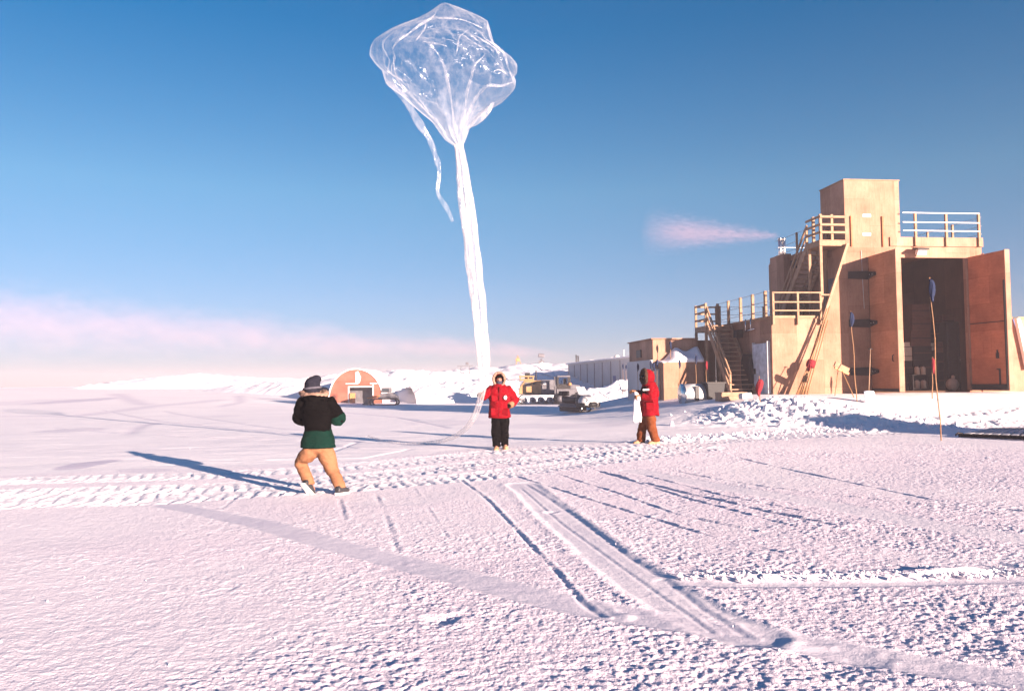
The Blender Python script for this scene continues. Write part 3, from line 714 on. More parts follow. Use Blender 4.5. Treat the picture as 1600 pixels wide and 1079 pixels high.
# exhaust chase and twin stainless pipes at the back corner
uc0 = B(1204, 450, 9.3)[0]; uc1 = B(1218.5, 380, 8.5)[0]; uc2 = B(1224.5, 380, 8.5)[0]; zc_ = B(1220, 372, 8.5)[1]
m_ = MB(); m_.bx(u_t - .42, u_t - .004, 5.3, 6.9, z_low - .2, z_tall + .08).bx(uc0, u_t + .6, 7.62, 9.3, .5, z_tall + .08)
ch = part('exhaust_chase', M['ply'], m_)
part('snow_cap', M['drift'], MB().bx(uc0 - .03, u_t + .63, 7.6, 9.33, z_tall + .084, z_tall + .16), ch, bevel=.03)
for uu in (uc1, uc2):
    part('exhaust_pipe', M['steel'], MB().tube([(uu, 8.5, z_tall + .1), (uu, 8.5, zc_)], .10, 16).tube([(uu, 8.5, z_tall + .55), (uu, 8.5, z_tall + .59)], .112, 16).tube([(uu, 8.5, zc_ - .08), (uu, 8.5, zc_ + .01)], .112, 16), ch)
vv = vside(1244, u_t); part('wall_vent', M['black'], MB().bx(u_t - .06, u_t - .003, vv - .3, vv + .3, z_tall - .75, z_tall - .3))

# inner recess wall at the stair foot, dark grey, with a snowy ledge
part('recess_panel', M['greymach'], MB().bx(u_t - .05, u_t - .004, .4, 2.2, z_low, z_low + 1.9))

def stair(name, lo, hi, width, wdir, n, mat, rail_side=(0, 1), rail_h=.95, parent=bld):
    """flight from lo to hi (local points on its outer line), width along wdir"""
    st = bpy.data.objects.new(name, None); COL.objects.link(st); st.parent = parent
    lo, hi, wd = Vector(lo), Vector(hi), Vector(wdir).normalized()
    for k in (0, 1):
        o = wd * (width * k); part('stringer', mat, MB().bar(lo + o, hi + o, .05, .28), st)
    for k in range(n):
        p = lo.lerp(hi, (k + .6) / n) + wd * (width / 2) + Vector((0, 0, .10))
        run = (hi - lo); run.z = 0; rd = run.normalized(); step = run.length / n
        part('tread', mat, MB().bar(p - wd * (width / 2 - .03), p + wd * (width / 2 - .03), max(.24, step * .95), .045), st)
    for k in rail_side:
        o = wd * (width * k); up = Vector((0, 0, rail_h)); ro = MB()
        part('handrail', M['lumber'], MB().bar(lo + o + up, hi + o + up, .06, .10).bar(lo + o + up * .55, hi + o + up * .55, .045, .09), st)
        for f_ in (0.02, .5, .98):
            p = lo.lerp(hi, f_) + o; part('rail_post', M['lumber'], MB().bar(p - Vector((0, 0, .12)), p + up * 1.02, .09, .09), st)
    return st
# outside stair: from the snow by the side wall up to a landing at the back corner
us = u_l - 1.35
print('VTOP', vside(1094, u_l - 1.35), vside(1140, u_l - 1.35), u_t, u_r, u_vl, u_vr)
v_top = vside(1094, us); v_bot = vside(1140, us)
gl = gz(*(BW(us, v_bot, 0)).xy)
z_land = z_low - .1
stair('outside_stair', (us, v_bot, gl), (us, v_top - 1.0, z_land), 1.2, (1, 0, 0), 15, M['lumber_dark'], (0,))
la = bpy.data.objects.new('stair_landing', None); COL.objects.link(la); la.parent = bld
part('deck', M['lumber_dark'], MB().bx(us - .1, u_l - .06, v_top - 1.05, v_top + .5, z_land - .25, z_land + .02), la)
for (uu, vv) in ((us - .05, v_top + .45), (us - .05, v_top - 1.0), (u_l - .3, v_top + .45), (u_l - .75, v_top - 1.0)):
    part('leg', M['lumber_dark'], MB().bx(uu - .06, uu + .06, vv - .06, vv + .06, .1, z_land - .254), la)
for (uu, vv) in ((us - .05, v_top + .45), (us - .05, v_top - 1.0), (u_l - .12, v_top + .45), (u_l - .3, v_top + .45)):
    part('post', M['lumber'], MB().bx(uu - .05, uu + .05, vv - .05, vv + .05, z_land + .022, z_land + 1.15), la)
for f_ in (.35, .72, 1.08):
    part('rail', M['lumber'], MB().bar((us - .05, v_top + .45, z_land + f_), (u_l - .12, v_top + .45, z_land + f_), .05, .08).bar((us - .06, v_top - 1.0, z_land + f_), (us - .06, v_top + .45, z_land + f_), .05, .08), la)
# upper stair on the lower roof, rising along the tall block to its landing
uz = u_t - 1.15
v1 = .35
uLz = B(1293, 388, v1)
stair('roof_stair', (uz, 4.6, z_low + .02), (uz, v1 + .95, z_tall - .2), 1.0, (1, 0, 0), 17, M['lumber_dark'], (0, 1))
lb = bpy.data.objects.new('roof_landing', None); COL.objects.link(lb); lb.parent = bld
part('deck', M['lumber'], MB().bx(uz - .08, u_t - .006, v1 - .35, v1 + .95, z_tall - .42, z_tall - .15), lb)
for (uu, vv) in ((uz, v1 - .25), (uz, v1 + .8), (u_t - .35, v1 + .8)):
    part('leg', M['lumber'], MB().bx(uu - .06, uu + .06, vv - .06, vv + .06, z_low + .004, z_tall - .424), lb)
for (uu, vv) in ((uz, v1 - .3), (u_t - .6, v1 - .28), (uz, v1 + .35)):
    part('post', M['lumber'], MB().bx(uu - .055, uu + .055, vv - .055, vv + .055, z_tall - .146, z_tall + 1.02), lb)
for f_ in (.33, .68, 1.04):
    part('rail', M['lumber'], MB().bar((uz - .05, v1 - .37, z_tall - .12 + f_ - .02), (u_t - .02, v1 - .37, z_tall - .12 + f_ - .02), .05, .10), lb)
    part('rail', M['lumber'], MB().bar((uz - .08, v1 - .3, z_tall - .12 + f_ - .02), (uz - .08, v1 + .9, z_tall - .12 + f_ - .02), .05, .10), lb)

# side door with a round-cornered dark hatch
vd0, vd1 = vside(1201.5, u_l), vside(1180, u_l)
dz0, dz1 = FL - .05, B(1203, 535, 0)[1]
sd_ = part('side_door', M['doormetal'], MB().bx(u_l - .13, u_l - .06, vd0, vd1, dz0, dz1))
part('door_frame', M['whitepaint'], MB().bx(u_l - .14, u_l - .004, vd0 - .08, vd0 - .002, dz0, dz1 + .08).bx(u_l - .14, u_l - .004, vd1 + .002, vd1 + .08, dz0, dz1 + .08), sd_)
part('handle', M['black_iron'], MB().bx(u_l - .19, u_l - .132, vd1 - .25, vd1 - .18, dz0 + .9, dz0 + 1.15), sd_)
pts = []
for k in range(20):
    a = 2 * math.pi * k / 20; c_, s_ = math.cos(a), math.sin(a)
    pts.append((u_l - .35, vd1 + .45 + .48 * math.copysign(abs(c_) ** .7, c_), dz0 + .95 + .92 * math.copysign(abs(s_) ** .7, s_)))
part('hatch', M['black'], MB().prism(pts, (.34, 0, 0)))
# side lamp on its bracket
lv_ = vside(1161, u_l); _, lz = B(1190, 506, 0)
hl = part('side_lamp', M['black'], MB().bx(u_l - .45, u_l - .12, lv_ - .25, lv_ + .1, z_low - .75, z_low - .38))
part('bracket', M['steel'], MB().tube([(u_l - .12, lv_ - .2, z_low - .5), (u_l - .12, lv_ - 1.6, z_low - .42)], .03).tube([(u_l - .12, lv_ - .6, z_low - .5), (u_l - .12, lv_ - .6, z_low + .1)], .03).tube([(u_l - .12, lv_ - 1.2, z_low - .5), (u_l - .12, lv_ - 1.2, z_low + .1)], .03), hl)
part('door_step', M['lumber_dark'], MB().bx(u_l - 1.0, u_l - .15, vd0 - .5, vd1 + .4, ZB, FL - .12))

# ------------------------------------------------------------------ stores in the hall
def store(name, label, cat, px, py, v, w_, h_, d_, mat, group, lid=True):
    uu, zz = B(px, py, v); p = BW(uu, v, zz)
    t = thing(name, label, cat, p, BA, group)
    MB().bx(-w_ / 2, w_ / 2, 0, d_, 0, h_).build('case', M[mat], t, bevel=.01)
    if lid: MB().bx(-w_ * .5 + .01, w_ * .5 - .01, -.012, -.001, h_ * .46, h_ * .54).build('tape', M['carton_d' if mat != 'carton_d' else 'carton'], t)
    return t
GR = 'cartons stored in the hall'
S5 = 1.5
def stack(px, v, zbase, items, group=GR):
    for (nm, lab, cat, dx, w_, h_, mat) in items:
        uu = B(px + dx, 560, v)[0]
        t = thing(nm, lab, cat, BW(uu, v, zbase), BA, group)
        MB().bx(-w_ / 2, w_ / 2, 0, .7, 0, h_).build('case', M[mat], t, bevel=.01)
        MB().bx(-w_ * .5 + .012, w_ * .5 - .012, -.012, -.002, h_ * .47, h_ * .53).build('tape', M['carton_d' if mat != 'carton_d' else 'carton'], t)
        zbase += h_ + .003
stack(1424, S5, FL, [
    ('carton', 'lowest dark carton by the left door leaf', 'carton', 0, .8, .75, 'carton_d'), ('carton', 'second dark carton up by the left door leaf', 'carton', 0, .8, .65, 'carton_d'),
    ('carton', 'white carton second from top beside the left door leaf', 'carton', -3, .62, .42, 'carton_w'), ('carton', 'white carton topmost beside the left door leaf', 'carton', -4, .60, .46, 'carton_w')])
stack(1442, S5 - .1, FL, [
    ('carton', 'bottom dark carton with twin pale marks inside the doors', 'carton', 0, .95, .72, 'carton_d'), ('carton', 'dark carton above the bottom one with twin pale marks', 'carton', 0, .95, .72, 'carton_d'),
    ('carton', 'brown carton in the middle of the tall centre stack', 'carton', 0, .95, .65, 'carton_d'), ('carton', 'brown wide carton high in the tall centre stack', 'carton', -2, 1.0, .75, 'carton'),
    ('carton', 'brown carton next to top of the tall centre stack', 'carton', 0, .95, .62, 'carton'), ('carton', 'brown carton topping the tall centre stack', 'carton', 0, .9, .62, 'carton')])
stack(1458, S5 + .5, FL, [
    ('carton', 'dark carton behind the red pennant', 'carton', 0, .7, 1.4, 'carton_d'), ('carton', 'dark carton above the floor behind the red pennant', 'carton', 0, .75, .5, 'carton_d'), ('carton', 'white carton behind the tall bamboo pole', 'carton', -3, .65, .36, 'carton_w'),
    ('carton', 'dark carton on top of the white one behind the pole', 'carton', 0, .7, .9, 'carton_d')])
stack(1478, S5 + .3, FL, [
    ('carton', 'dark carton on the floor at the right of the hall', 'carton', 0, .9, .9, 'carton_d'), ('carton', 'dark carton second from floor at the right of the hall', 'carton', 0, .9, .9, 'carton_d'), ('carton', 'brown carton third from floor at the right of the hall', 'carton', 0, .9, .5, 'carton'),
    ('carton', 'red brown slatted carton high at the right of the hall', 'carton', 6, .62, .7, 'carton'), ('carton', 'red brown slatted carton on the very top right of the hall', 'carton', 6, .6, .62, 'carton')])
uu = B(1497, 560, S5)[0]
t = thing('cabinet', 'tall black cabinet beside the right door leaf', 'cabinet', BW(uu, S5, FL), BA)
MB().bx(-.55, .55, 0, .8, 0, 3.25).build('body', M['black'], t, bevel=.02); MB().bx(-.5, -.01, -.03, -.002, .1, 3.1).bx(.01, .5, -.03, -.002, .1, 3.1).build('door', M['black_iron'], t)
MB().tube([(.06, -.06, 1.3), (.06, -.06, 1.6)], .015).build('handle', M['steel'], t)
for i, (px, py) in enumerate(((1434, 580), (1443, 580), (1434, 599), (1444, 599))):
    uu, zz = B(px, py, S5 - .35)
    t = thing('white_bottle', ['upper left white bottle before the dark cartons', 'upper right white bottle before the dark cartons', 'lower left white bottle before the dark cartons', 'lower right white bottle before the dark cartons'][i], 'bottle', BW(uu, S5 - .3, FL + (.74 if i < 2 else .1)), BA, 'white bottles in the hall')
    MB().tube([(0, 0, 0), (0, 0, .32), (0, 0, .38)], [.12, .12, .06], 12).build('body', M['carton_w'], t); MB().tube([(0, 0, .381), (0, 0, .44)], .055, 10).build('cap', M['black'], t)
# shelf that carries them
uu = B(1439, 590, S5 - .3)[0]
t = thing('low_shelf', 'low dark shelf holding white bottles', 'shelf', BW(uu, S5 - .3, FL), BA)
MB().bx(-.5, .5, -.15, .15, .06, .098).build('shelf_board', M['carton_d'], t); MB().bx(-.5, .5, -.15, .15, .70, .738).build('shelf_board', M['carton_d'], t)
for sx in (-.48, .48): MB().bx(sx - .02, sx + .02, -.14, .14, 0, .699).build('upright', M['carton_d'], t)
uu = B(1488, 600, S5 - .6)[0]
t = thing('white_sack', 'slumped white sack on the hall floor beside the black cabinet', 'sack', BW(uu, S5 - .6, FL), BA)
MB().ell((0, 0, .26), (.30, .22, .30)).build('bag', M['carton_w'], t); MB().ell((.05, 0, .6), (.09, .09, .1)).build('neck', M['carton_w'], t)

# ================================================================== ANNEXES behind, left
def at_ground(px, Y):
    p = at(px, 600, Y); return Vector((p.x, p.y, gz(p.x, p.y)))
YA = 40.0
c0 = at(1020, 560, YA)
an = thing('plywood_annex', 'flat roofed plywood annex with a snow drift on its front roof', 'building', (c0.x, c0.y, 0), BA)
zt = at(1020, 530, YA).z
MB().bx(0, 2.3, 0, 4.5, -.3, zt).bx(2.303, 3.7, 1.1, 4.5, -.3, zt).build('back_block', M['ply_pale'], an, bevel=.02)
MB().bx(-.15, -.004, -.02, 4.4, -.3, at(1020, 562, YA).z).build('side_panel', M['greypanel'], an)
MB().bx(-.08, 2.36, -.06, 4.55, zt + .003, zt + .06).build('roof_edge', M['ply_pale'], an)
zf = at(1025, 566, YA - 1).z
MB().bx(.22, 2.25, -1.0, -.003, -.3, zf).build('front_block', M['ply'], an, bevel=.02)
sn = MB(); rings = []
for k in range(17):
    u = .18 + 2.1 * k / 16; hh = .08 + .62 * (sstep(.1, .5, np.array(k / 16)).item()) * (1 - .15 * math.sin(k * .7))
    ring = []
    for j in range(9):
        v = -1.03 + 1.0 * j / 8; ring.append(Vector((u, v, zf + .004 + hh * min(1, (.25 + .9 * j / 8)) + .04 * math.sin(u * 3 + v * 2))))
    ring += [Vector((u, -.02, zf + .003)), Vector((u, -1.03, zf + .003))]; rings.append(ring)
sn.loft(rings); sn.build('roof_drift', M['drift'], an)
MB().bx(-.07, -.004, 2.0, 2.8, zt - .85, zt - .45).build('wall_vent', M['black'], an)
MB().bx(.02, .20, -.4, -.1, -.3, zf - .3).build('corner_post', M['whitepaint'], an)
# white drum and black bin in the drift before the stair
p = at_ground(1085, 35.5); t = thing('white_drum', 'white drum lying half buried left of the black bin', 'drum', p - Vector((0, 0, .12)), R(10))
MB().tube([(-.6, 0, .42), (.6, 0, .42)], .46, 24).build('body', M['whitepaint'], t)
for xx in (-.61, .56): MB().tube([(xx, 0, .42), (xx + .05, 0, .42)], .475, 24).build('rim', M['steel'], t)
MB().bx(-.16, .0, -.5, -.42, .15, .78).build('dark_strap', M['black'], t)
p = at_ground(1115, 35.2); t = thing('black_bin', 'black open bin under the outside stair', 'bin', p - Vector((0, 0, .08)), R(8))
b_ = MB(); b_.loft([[Vector((sx * w_, sy * w_ * .8, z)) for sx, sy in ((-1, -1), (1, -1), (1, 1), (-1, 1))] for w_, z in ((.32, 0), (.40, .78), (.37, .78), (.30, .3))], False); b_.build('body', M['black'], t)
MB().bx(-.44, .44, -.36, -.322, .74, .80).bx(-.44, .44, .322, .36, .74, .80).bx(-.44, -.40, -.32, .32, .74, .80).bx(.40, .44, -.32, .32, .74, .80).build('rim', M['black_iron'], t)
MB().bx(-.3, -.2, -.34, -.30, .0, .18).bx(.2, .3, -.34, -.30, .0, .18).build('foot', M['black_iron'], t)
MB().ell((0, 0, .62), (.33, .26, .16)).build('snow_fill', M['drift'], t)
p = at_ground(1142, 33.3); t = thing('wooden_crate', 'low wooden crate half buried at the foot of the stair', 'crate', p - Vector((0, 0, .15)), R(6))
MB().bx(-.55, .55, -.4, .4, 0, .45).build('body', M['lumber_dark'], t, bevel=.01); MB().bx(-.57, .57, -.43, -.402, .06, .16).bx(-.57, .57, -.43, -.402, .28, .38).build('slat', M['lumber'], t)
p = at_ground(1164, 32.0); t = thing('white_block', 'white block resting on the rubble beside the stair', 'block', p + Vector((0, 0, .12)), R(12))
MB().box((0, 0, .10), (.44, .34, .20), (0, R(-6), 0)).build('body', M['whitepaint'], t, bevel=.03); MB().box((0, -.005, .215), (.40, .28, .03), (0, R(-6), 0)).build('lid', M['whitepaint'], t, bevel=.01)

# ================================================================== FLAGS, POLES, TOOLS
def ribbon_cloth(mb, top, wdt, length, seed, sway=(0, 0), fold=.06, n=14, m=9, taper=.3, thick=.012):
    """limp cloth hanging from a point, with folds and thickness"""
    rnd = random.Random(seed); ph = rnd.random() * 6; rings = []
    for i in range(n):
        f = i / (n - 1); w_ = wdt * (taper + (1 - taper) * math.sin(min(1, f * 1.25 + .12) * math.pi * .62)) * (1 - .35 * max(0, f - .7) / .3)
        fr, bk = [], []
        for j in range(m):
            s_ = j / (m - 1) - .5
            x = top[0] + s_ * w_ + sway[0] * f; y = top[1] + fold * math.sin(s_ * 9 + ph + f * 2) * (0.4 + f) + sway[1] * f
            z = top[2] - length * f * (1 - .12 * abs(s_)) - .02 * math.sin(s_ * 7 + ph)
            fr.append(Vector((x, y - thick / 2, z))); bk.append(Vector((x, y + thick / 2, z)))
        rings.append(fr + bk[::-1])
    mb.loft(rings); return mb
def bunch(mb, top, hw, length, seed, sway=(0, 0)):
    """a limp flag: cloth bunched on its pole, pleated, with a ragged tail"""
    rnd = random.Random(seed); ph = rnd.random() * 6; prof = [(0, .25), (.05, .5), (.15, .8), (.32, 1.0), (.5, .95), (.68, .75), (.82, .5), (.92, .42), (1.0, .2)]; rings = []; n = 22
    for i, (f, q) in enumerate(prof):
        ring = []
        for k in range(n):
            a = 2 * math.pi * k / n; r_ = 1 + .22 * math.sin(4 * a + ph + f * 2) + .12 * math.sin(7 * a - f * 5 + ph)
            ring.append(Vector((top[0] + hw * .35 * math.sin(ph + f * 5) * f + sway[0] * f + hw * q * r_ * math.cos(a), top[1] - .02 + sway[1] * f + hw * .6 * q * r_ * math.sin(a), top[2] - length * f + .03 * length * math.sin(2 * a + ph))))
        rings.append(ring)
    mb.loft(rings); return mb
def bamboo_flag(label, foot, top, mat, fw, fl, drop, group, seed, r0=.018, sway=(0, 0), name='route_flag', short=False):
    foot, top = Vector(foot), Vector(top); t = thing(name, label, 'flag', foot, 0, group)
    d = top - foot; n = 9; mb = MB()
    pts = [d * (i / (n - 1)) + Vector((.012 * math.sin(i * 1.3 + seed), .012 * math.cos(i * 1.7 + seed), 0)) * (d.length / 3) for i in range(n)]
    pts[0] = pts[0] - Vector((0, 0, .15))
    mb.tube(pts, [r0 * (1.1 - .45 * i / (n - 1)) for i in range(n)], 8)
    if not short:
        for i in range(1, n): mb.tube([pts[i] - d.normalized() * .012, pts[i] + d.normalized() * .012], r0 * 1.25, 8)
    mb.build('pole', M['bamboo'], t)
    c = MB(); q = d * (1 - drop / d.length); bunch(c, (q.x + fw * .12, q.y - .01, q.z), fw * .36, fl, seed, sway)
    c.build('flag_cloth', M[mat], t)
    if not short:
        k = MB(); k.tube([q + Vector((0, 0, -.05)), q + Vector((0, 0, .03))], r0 * 1.9, 8); k.build('tie', M[mat], t)
    return t
FG = 'flags on bamboo poles'
p = onground(1470, 688); bamboo_flag('tall leaning bamboo pole with a dark blue flag, in front of the doorway', p, at(1453, 434, p.y), 'blueflag', .20, .56, .06, FG, 1, .0145, (.02, 0))
p = at_ground(1338, 31.5); bamboo_flag('bamboo pole with a dark blue flag before the left door hinge', p, at(1329, 486, 31.5), 'blueflag', .24, .55, .06, FG, 2, .018)
p = at_ground(1187, 29.5); bamboo_flag('short pole with a bright red flag on the rubble by the stair', p, at(1186, 588, 29.5), 'redflag', .32, .60, .12, FG, 3, .016, (-.08, 0))
p = at_ground(1456, 32.4); bamboo_flag('bamboo pole with a red flag standing in the doorway', p, at(1457, 558, 32.4), 'redflag', .16, .62, .06, FG, 4, .018)
p = at_ground(991, 46); bamboo_flag('red flag behind the person holding white cloth', p, at(992, 589, 46), 'redflag', .32, .65, .05, FG, 5, .02)
DG = 'small dark flags beyond the person in the brown trousers'
dlab = ['small dark flag leftmost before the grey panel wall', 'small dark flag second from left before the grey panel wall', 'small dark flag just left of the annex corner', 'small dark flag at the annex corner', 'small dark flag on the shaded annex side', 'small dark flag right of the hooded head', 'small dark flag on the shaded annex front', 'dark flag standing on the annex roof drift', 'dark flag beside the landing legs', 'red flag between the stair landing legs']
for i, (px, py, Y, b_) in enumerate(((973, 568, 60, 618), (978, 569, 60, 618), (996, 567, 41, 618), (1016, 562, 39.6, 618), (1021, 565, 38.8, 618), (1026, 561, 38.3, 618), (1061, 561, 38, 618), (1047, 532, 39.4, 563), (1087, 554, 36.5, 618), (1103, 563, 37, 618))):
    top = at(px, py, Y); ft = at(px + 1, b_, Y)
    if i != 7: ft.z = gz(ft.x, ft.y)
    bamboo_flag(dlab[i], ft, top, 'redflag' if i == 9 else 'blueflag', .15, .40, .03, DG, 20 + i, .014, short=True)

# bundle of bamboo poles leaning on the side brace, tied with a red cloth
pg = 'bamboo poles leaning on the building front'
for i, (bx_, by_, tx_, ty_) in enumerate(((1249, 611, 1294, 494), (1252, 612, 1291, 488), (1254, 613, 1289, 497), (1257, 613, 1292, 482), (1259, 614, 1296, 478), (1262, 614, 1293, 500), (1247, 610, 1287, 508))):
    zb = B(bx_, by_, -.9)
    a = BW(zb[0], -.75 - .05 * (i % 3), 0); a.z = gz(a.x, a.y)
    uu, zz = B(tx_, ty_, -.42); c = BW(uu, -.33 - .028 * i, zz)
    t = thing('bamboo_pole', 'bamboo pole in the tied bundle leaning against the slanted brace', 'pole', a, 0, pg)
    mb = MB(); d = c - a
    mb.tube([d * (k / 8) for k in range(9)], [.032 * (1.1 - .04 * k) for k in range(9)], 8)
    mb.build('cane', M['bamboo'], t); kb = MB()
    for k in range(1, 8): kb.tube([d * (k / 8) - d.normalized() * .012, d * (k / 8) + d.normalized() * .012], .037, 8)
    kb.build('node_ring', M['lumber_dark'], t)
uu, zz = B(1268, 568, -.72); q = BW(uu, -.66, zz)
t = thing('red_tie', 'red cloth knotted round the leaning bamboo bundle', 'cloth', q)
mb = MB(); ax = (BU * .36 + Vector((0, 0, 1))).normalized()
mb.tube([-ax * .16, -ax * .05, ax * .05, ax * .17], [.17, .20, .20, .16], 12); mb.build('wrap', M['redflag'], t)
mb = MB(); ribbon_cloth(mb, (-.12, -.2, .0), .16, .32, 9, (-.05, 0)); mb.build('loose_end', M['redflag'], t)

# push broom upside down and a thin pole by the brace
a = BW(B(1333, 612, -1.3)[0], -2.5, 0); a = at_ground(1334, 32.6); c = at(1315, 578, 33.4)
t = thing('push_broom', 'push broom standing head up against the wall', 'broom', a)
d = c - a; MB().tube([d * (k / 5) for k in range(6)], .022, 8).build('handle', M['bamboo'], t)
hx = BU * .30
MB().bar(d - hx + Vector((0, 0, .12)), d + hx + Vector((0, 0, -.16)), .09, .10).build('head', M['orange'], t)
MB().bar(d - hx + Vector((0, 0, .26)) , d + hx + Vector((0, 0, -.02)), .10, .20).build('bristles', M['lumber'], t)
a = at_ground(1304, 33.2); c = at(1310, 574, 33.8)
t = thing('thin_stick', 'thin bamboo stick leaning left of the push broom', 'stick', a); d = c - a
MB().tube([d * (k / 4) for k in range(5)], .016, 8).build('cane', M['bamboo'], t); MB().tube([d * .96, d * 1.02], .03, 8).build('tip', M['orange'], t)
# snow shovel by the left door
a = at_ground(1356, 31.4); c = at(1360, 545, 32.6)
t = thing('snow_shovel', 'grey snow shovel leaning on the porch wall under the low hinge', 'shovel', a)
d = c - a; MB().tube([d * .22, d * .6, d], .018, 8).build('handle', M['lumber_dark'], t)
MB().tube([d - BU * .08, d + BU * .08], .02, 8).build('grip', M['black'], t)
mb = MB(); rings = []
for k in range(7):
    f = k / 6; y = -.07 * math.sin(f * math.pi) ; w_ = .20 + .03 * f
    rings.append([Vector((-w_, y - .03 - .05, .44 * (1 - f))), Vector((0, y, .46 * (1 - f))), Vector((w_, y - .03 - .05, .44 * (1 - f))), Vector((w_, y - .015 - .05, .44 * (1 - f) + .005)), Vector((0, y + .015, .46 * (1 - f) + .005)), Vector((-w_, y - .015 - .05, .44 * (1 - f) + .005))])
mb.loft(rings); mb.build('blade', M['doormetal'], t)

# dark boards of a cargo sled lying on the snow, lower right
p0 = onground(1500, 683); p1 = onground(1640, 690); p2 = onground(1640, 675); p3 = onground(1545, 674)
t = thing('cargo_sled', 'low dark wooden sled lying on the snow at the right edge', 'sled', p0)
o = Vector(p0)
f0 = [p0, p1, p2, p3]; f0 = [Vector((q.x, q.y, gz(q.x, q.y))) - o for q in f0]
MB().bar(f0[0] + Vector((-.02, 0, .06)), f0[1] + Vector((0, 0, .08)), .10, .09).build('runner', M['carton_d'], t, bevel=.01)
MB().bar(f0[3] + Vector((0, 0, .06)), f0[2] + Vector((0, 0, .08)), .10, .09).build('runner', M['carton_d'], t, bevel=.01)
mb = MB()
for k in range(9):
    f = (k + .5) / 9
    mb.bar(f0[0].lerp(f0[1], f) + Vector((0, 0, .085)), f0[3].lerp(f0[2], f) + Vector((0, 0, .085)), .15, .02)
mb.build('deck_board', M['greypanel'], t)
MB().tube([f0[0] + Vector((.1, .05, .1)), f0[0] + Vector((-.04, 0, .12)), f0[0] + Vector((-.12, 0, .06))], .025).build('tow_hook', M['black_iron'], t)

# broken snow thrown up before the building: loose blocks
mb = MB(); rnd = random.Random(4)
def clod(mb, c, r):
    bm = bmesh.new(); bmesh.ops.create_icosphere(bm, subdivisions=2, radius=1)
    vs = []; e = Euler((rnd.random() * 6, rnd.random() * 6, rnd.random() * 6)).to_matrix(); sc = Vector((rnd.uniform(.7, 1.4), rnd.uniform(.7, 1.3), rnd.uniform(.5, .9)))
    k1 = [Vector((rnd.gauss(0, 1), rnd.gauss(0, 1), rnd.gauss(0, 1))).normalized() for _ in range(6)]; k2 = [rnd.uniform(.55, .95) for _ in range(6)]
    for v in bm.verts:
        q = v.co.normalized(); m_ = min([1.0] + [b_ / max(.05, q.dot(a_)) for a_, b_ in zip(k1, k2)]); q = q * m_ * rnd.uniform(.93, 1.06); vs.append(c + r * (e @ Vector((q.x * sc.x, q.y * sc.y, q.z * sc.z))))
    mb.add(vs, [[v.index for v in f.verts] for f in bm.faces], False); bm.free()
for i in range(420):
    k = rnd.choices(range(5), [5, 4, 3, 3, 3])[0]; c, h, rx, ry = _mp[k]
    x = rnd.gauss(c.x, rx * .75); y = rnd.gauss(c.y - .4, ry * .75); r_ = rnd.choice((.03, .04, .05, .06, .08, .13)) * rnd.uniform(.7, 1.25)
    clod(mb, Vector((x, y, gz(x, y) + r_ * .1 + .02)), r_)
for i in range(260):
    f = rnd.random(); q = onground(1000 + 420 * f, 690 - 24 * f + rnd.gauss(0, 3)); r_ = rnd.choice((.025, .03, .045, .06)) * rnd.uniform(.7, 1.2)
    clod(mb, Vector((q.x, q.y, gz(q.x, q.y) + r_ * .3 + .02)), r_)
for i in range(0):
    q = onground(rnd.uniform(900, 1250), rnd.uniform(632, 665)); r_ = rnd.uniform(.02, .06)
    clod(mb, Vector((q.x, q.y, gz(q.x, q.y) + r_ * .2)), r_)
o = mb.build('snow_rubble', M['rubble']); tag(o, kind='stuff')
mb = MB()
for i in range(110):
    q = onground(rnd.uniform(-20, 1620), 690 + 400 * rnd.random() ** .8); r_ = rnd.choice((.004, .005, .007, .009)) * rnd.uniform(.7, 1.4)
    clod(mb, Vector((q.x, q.y, gz(q.x, q.y) + .006)), r_)
for i in range(260):                              # crumbs on the ploughed ridge
    f = rnd.random(); q = onground(1058 + 570 * f, 903 - 8 * f * f + rnd.gauss(0, 4)); r_ = rnd.uniform(.006, .024)
    clod(mb, Vector((q.x, q.y, gz(q.x, q.y) + .015)), r_)
o = mb.build('snow_crumbs', M['rubble']); tag(o, kind='stuff')

# ================================================================== PEOPLE
def hand(mb, wrist, d, up, side, curl=.5, s=1.0):
    """palm, four fingers of different length and a thumb; d = pointing direction, up = back of hand, side = thumb side"""
    wrist, d, up = Vector(wrist), Vector(d).normalized(), Vector(up).normalized(); lat = d.cross(up).normalized() * side
    up = lat.cross(d).normalized() * side
    pc = wrist + d * .05 * s
    Mx = Matrix((d, lat, up)).transposed()
    mb.ell(pc, (.055 * s, .046 * s, .022 * s), None) if False else mb.loft([[wrist + d * a * s + Mx @ Vector((0, math.cos(k * math.pi / 5) * w_ * s, math.sin(k * math.pi / 5) * h_ * s)) for k in range(10)] for a, w_, h_ in ((-.01, .03, .024), (.02, .042, .026), (.06, .047, .024), (.10, .043, .018))])
    for k, (o, L) in enumerate(((.034, .075), (.012, .085), (-.011, .08), (-.033, .062))):
        p0 = wrist + d * .088 * s + lat * o * s; a = 0; pts = [p0]; dd = d.copy()
        for seg in (.45, .32, .23):
            a += curl * (0.7 if seg == .45 else 0.9); v = d * math.cos(a) - up * math.sin(a); pts.append(pts[-1] + v * L * seg * s)
        mb.tube(pts, [.0115 * s, .0105 * s, .0098 * s, .008 * s], 8)
    p0 = wrist + d * .025 * s + lat * .036 * s; v1 = (d * .6 + lat * .8 - up * .25).normalized(); v2 = (d * .9 + lat * .25 - up * (.3 + curl * .4)).normalized()
    mb.tube([p0, p0 + v1 * .04 * s, p0 + v1 * .04 * s + v2 * .035 * s, p0 + v1 * .04 * s + v2 * .058 * s], [.015 * s, .014 * s, .012 * s, .009 * s], 8)

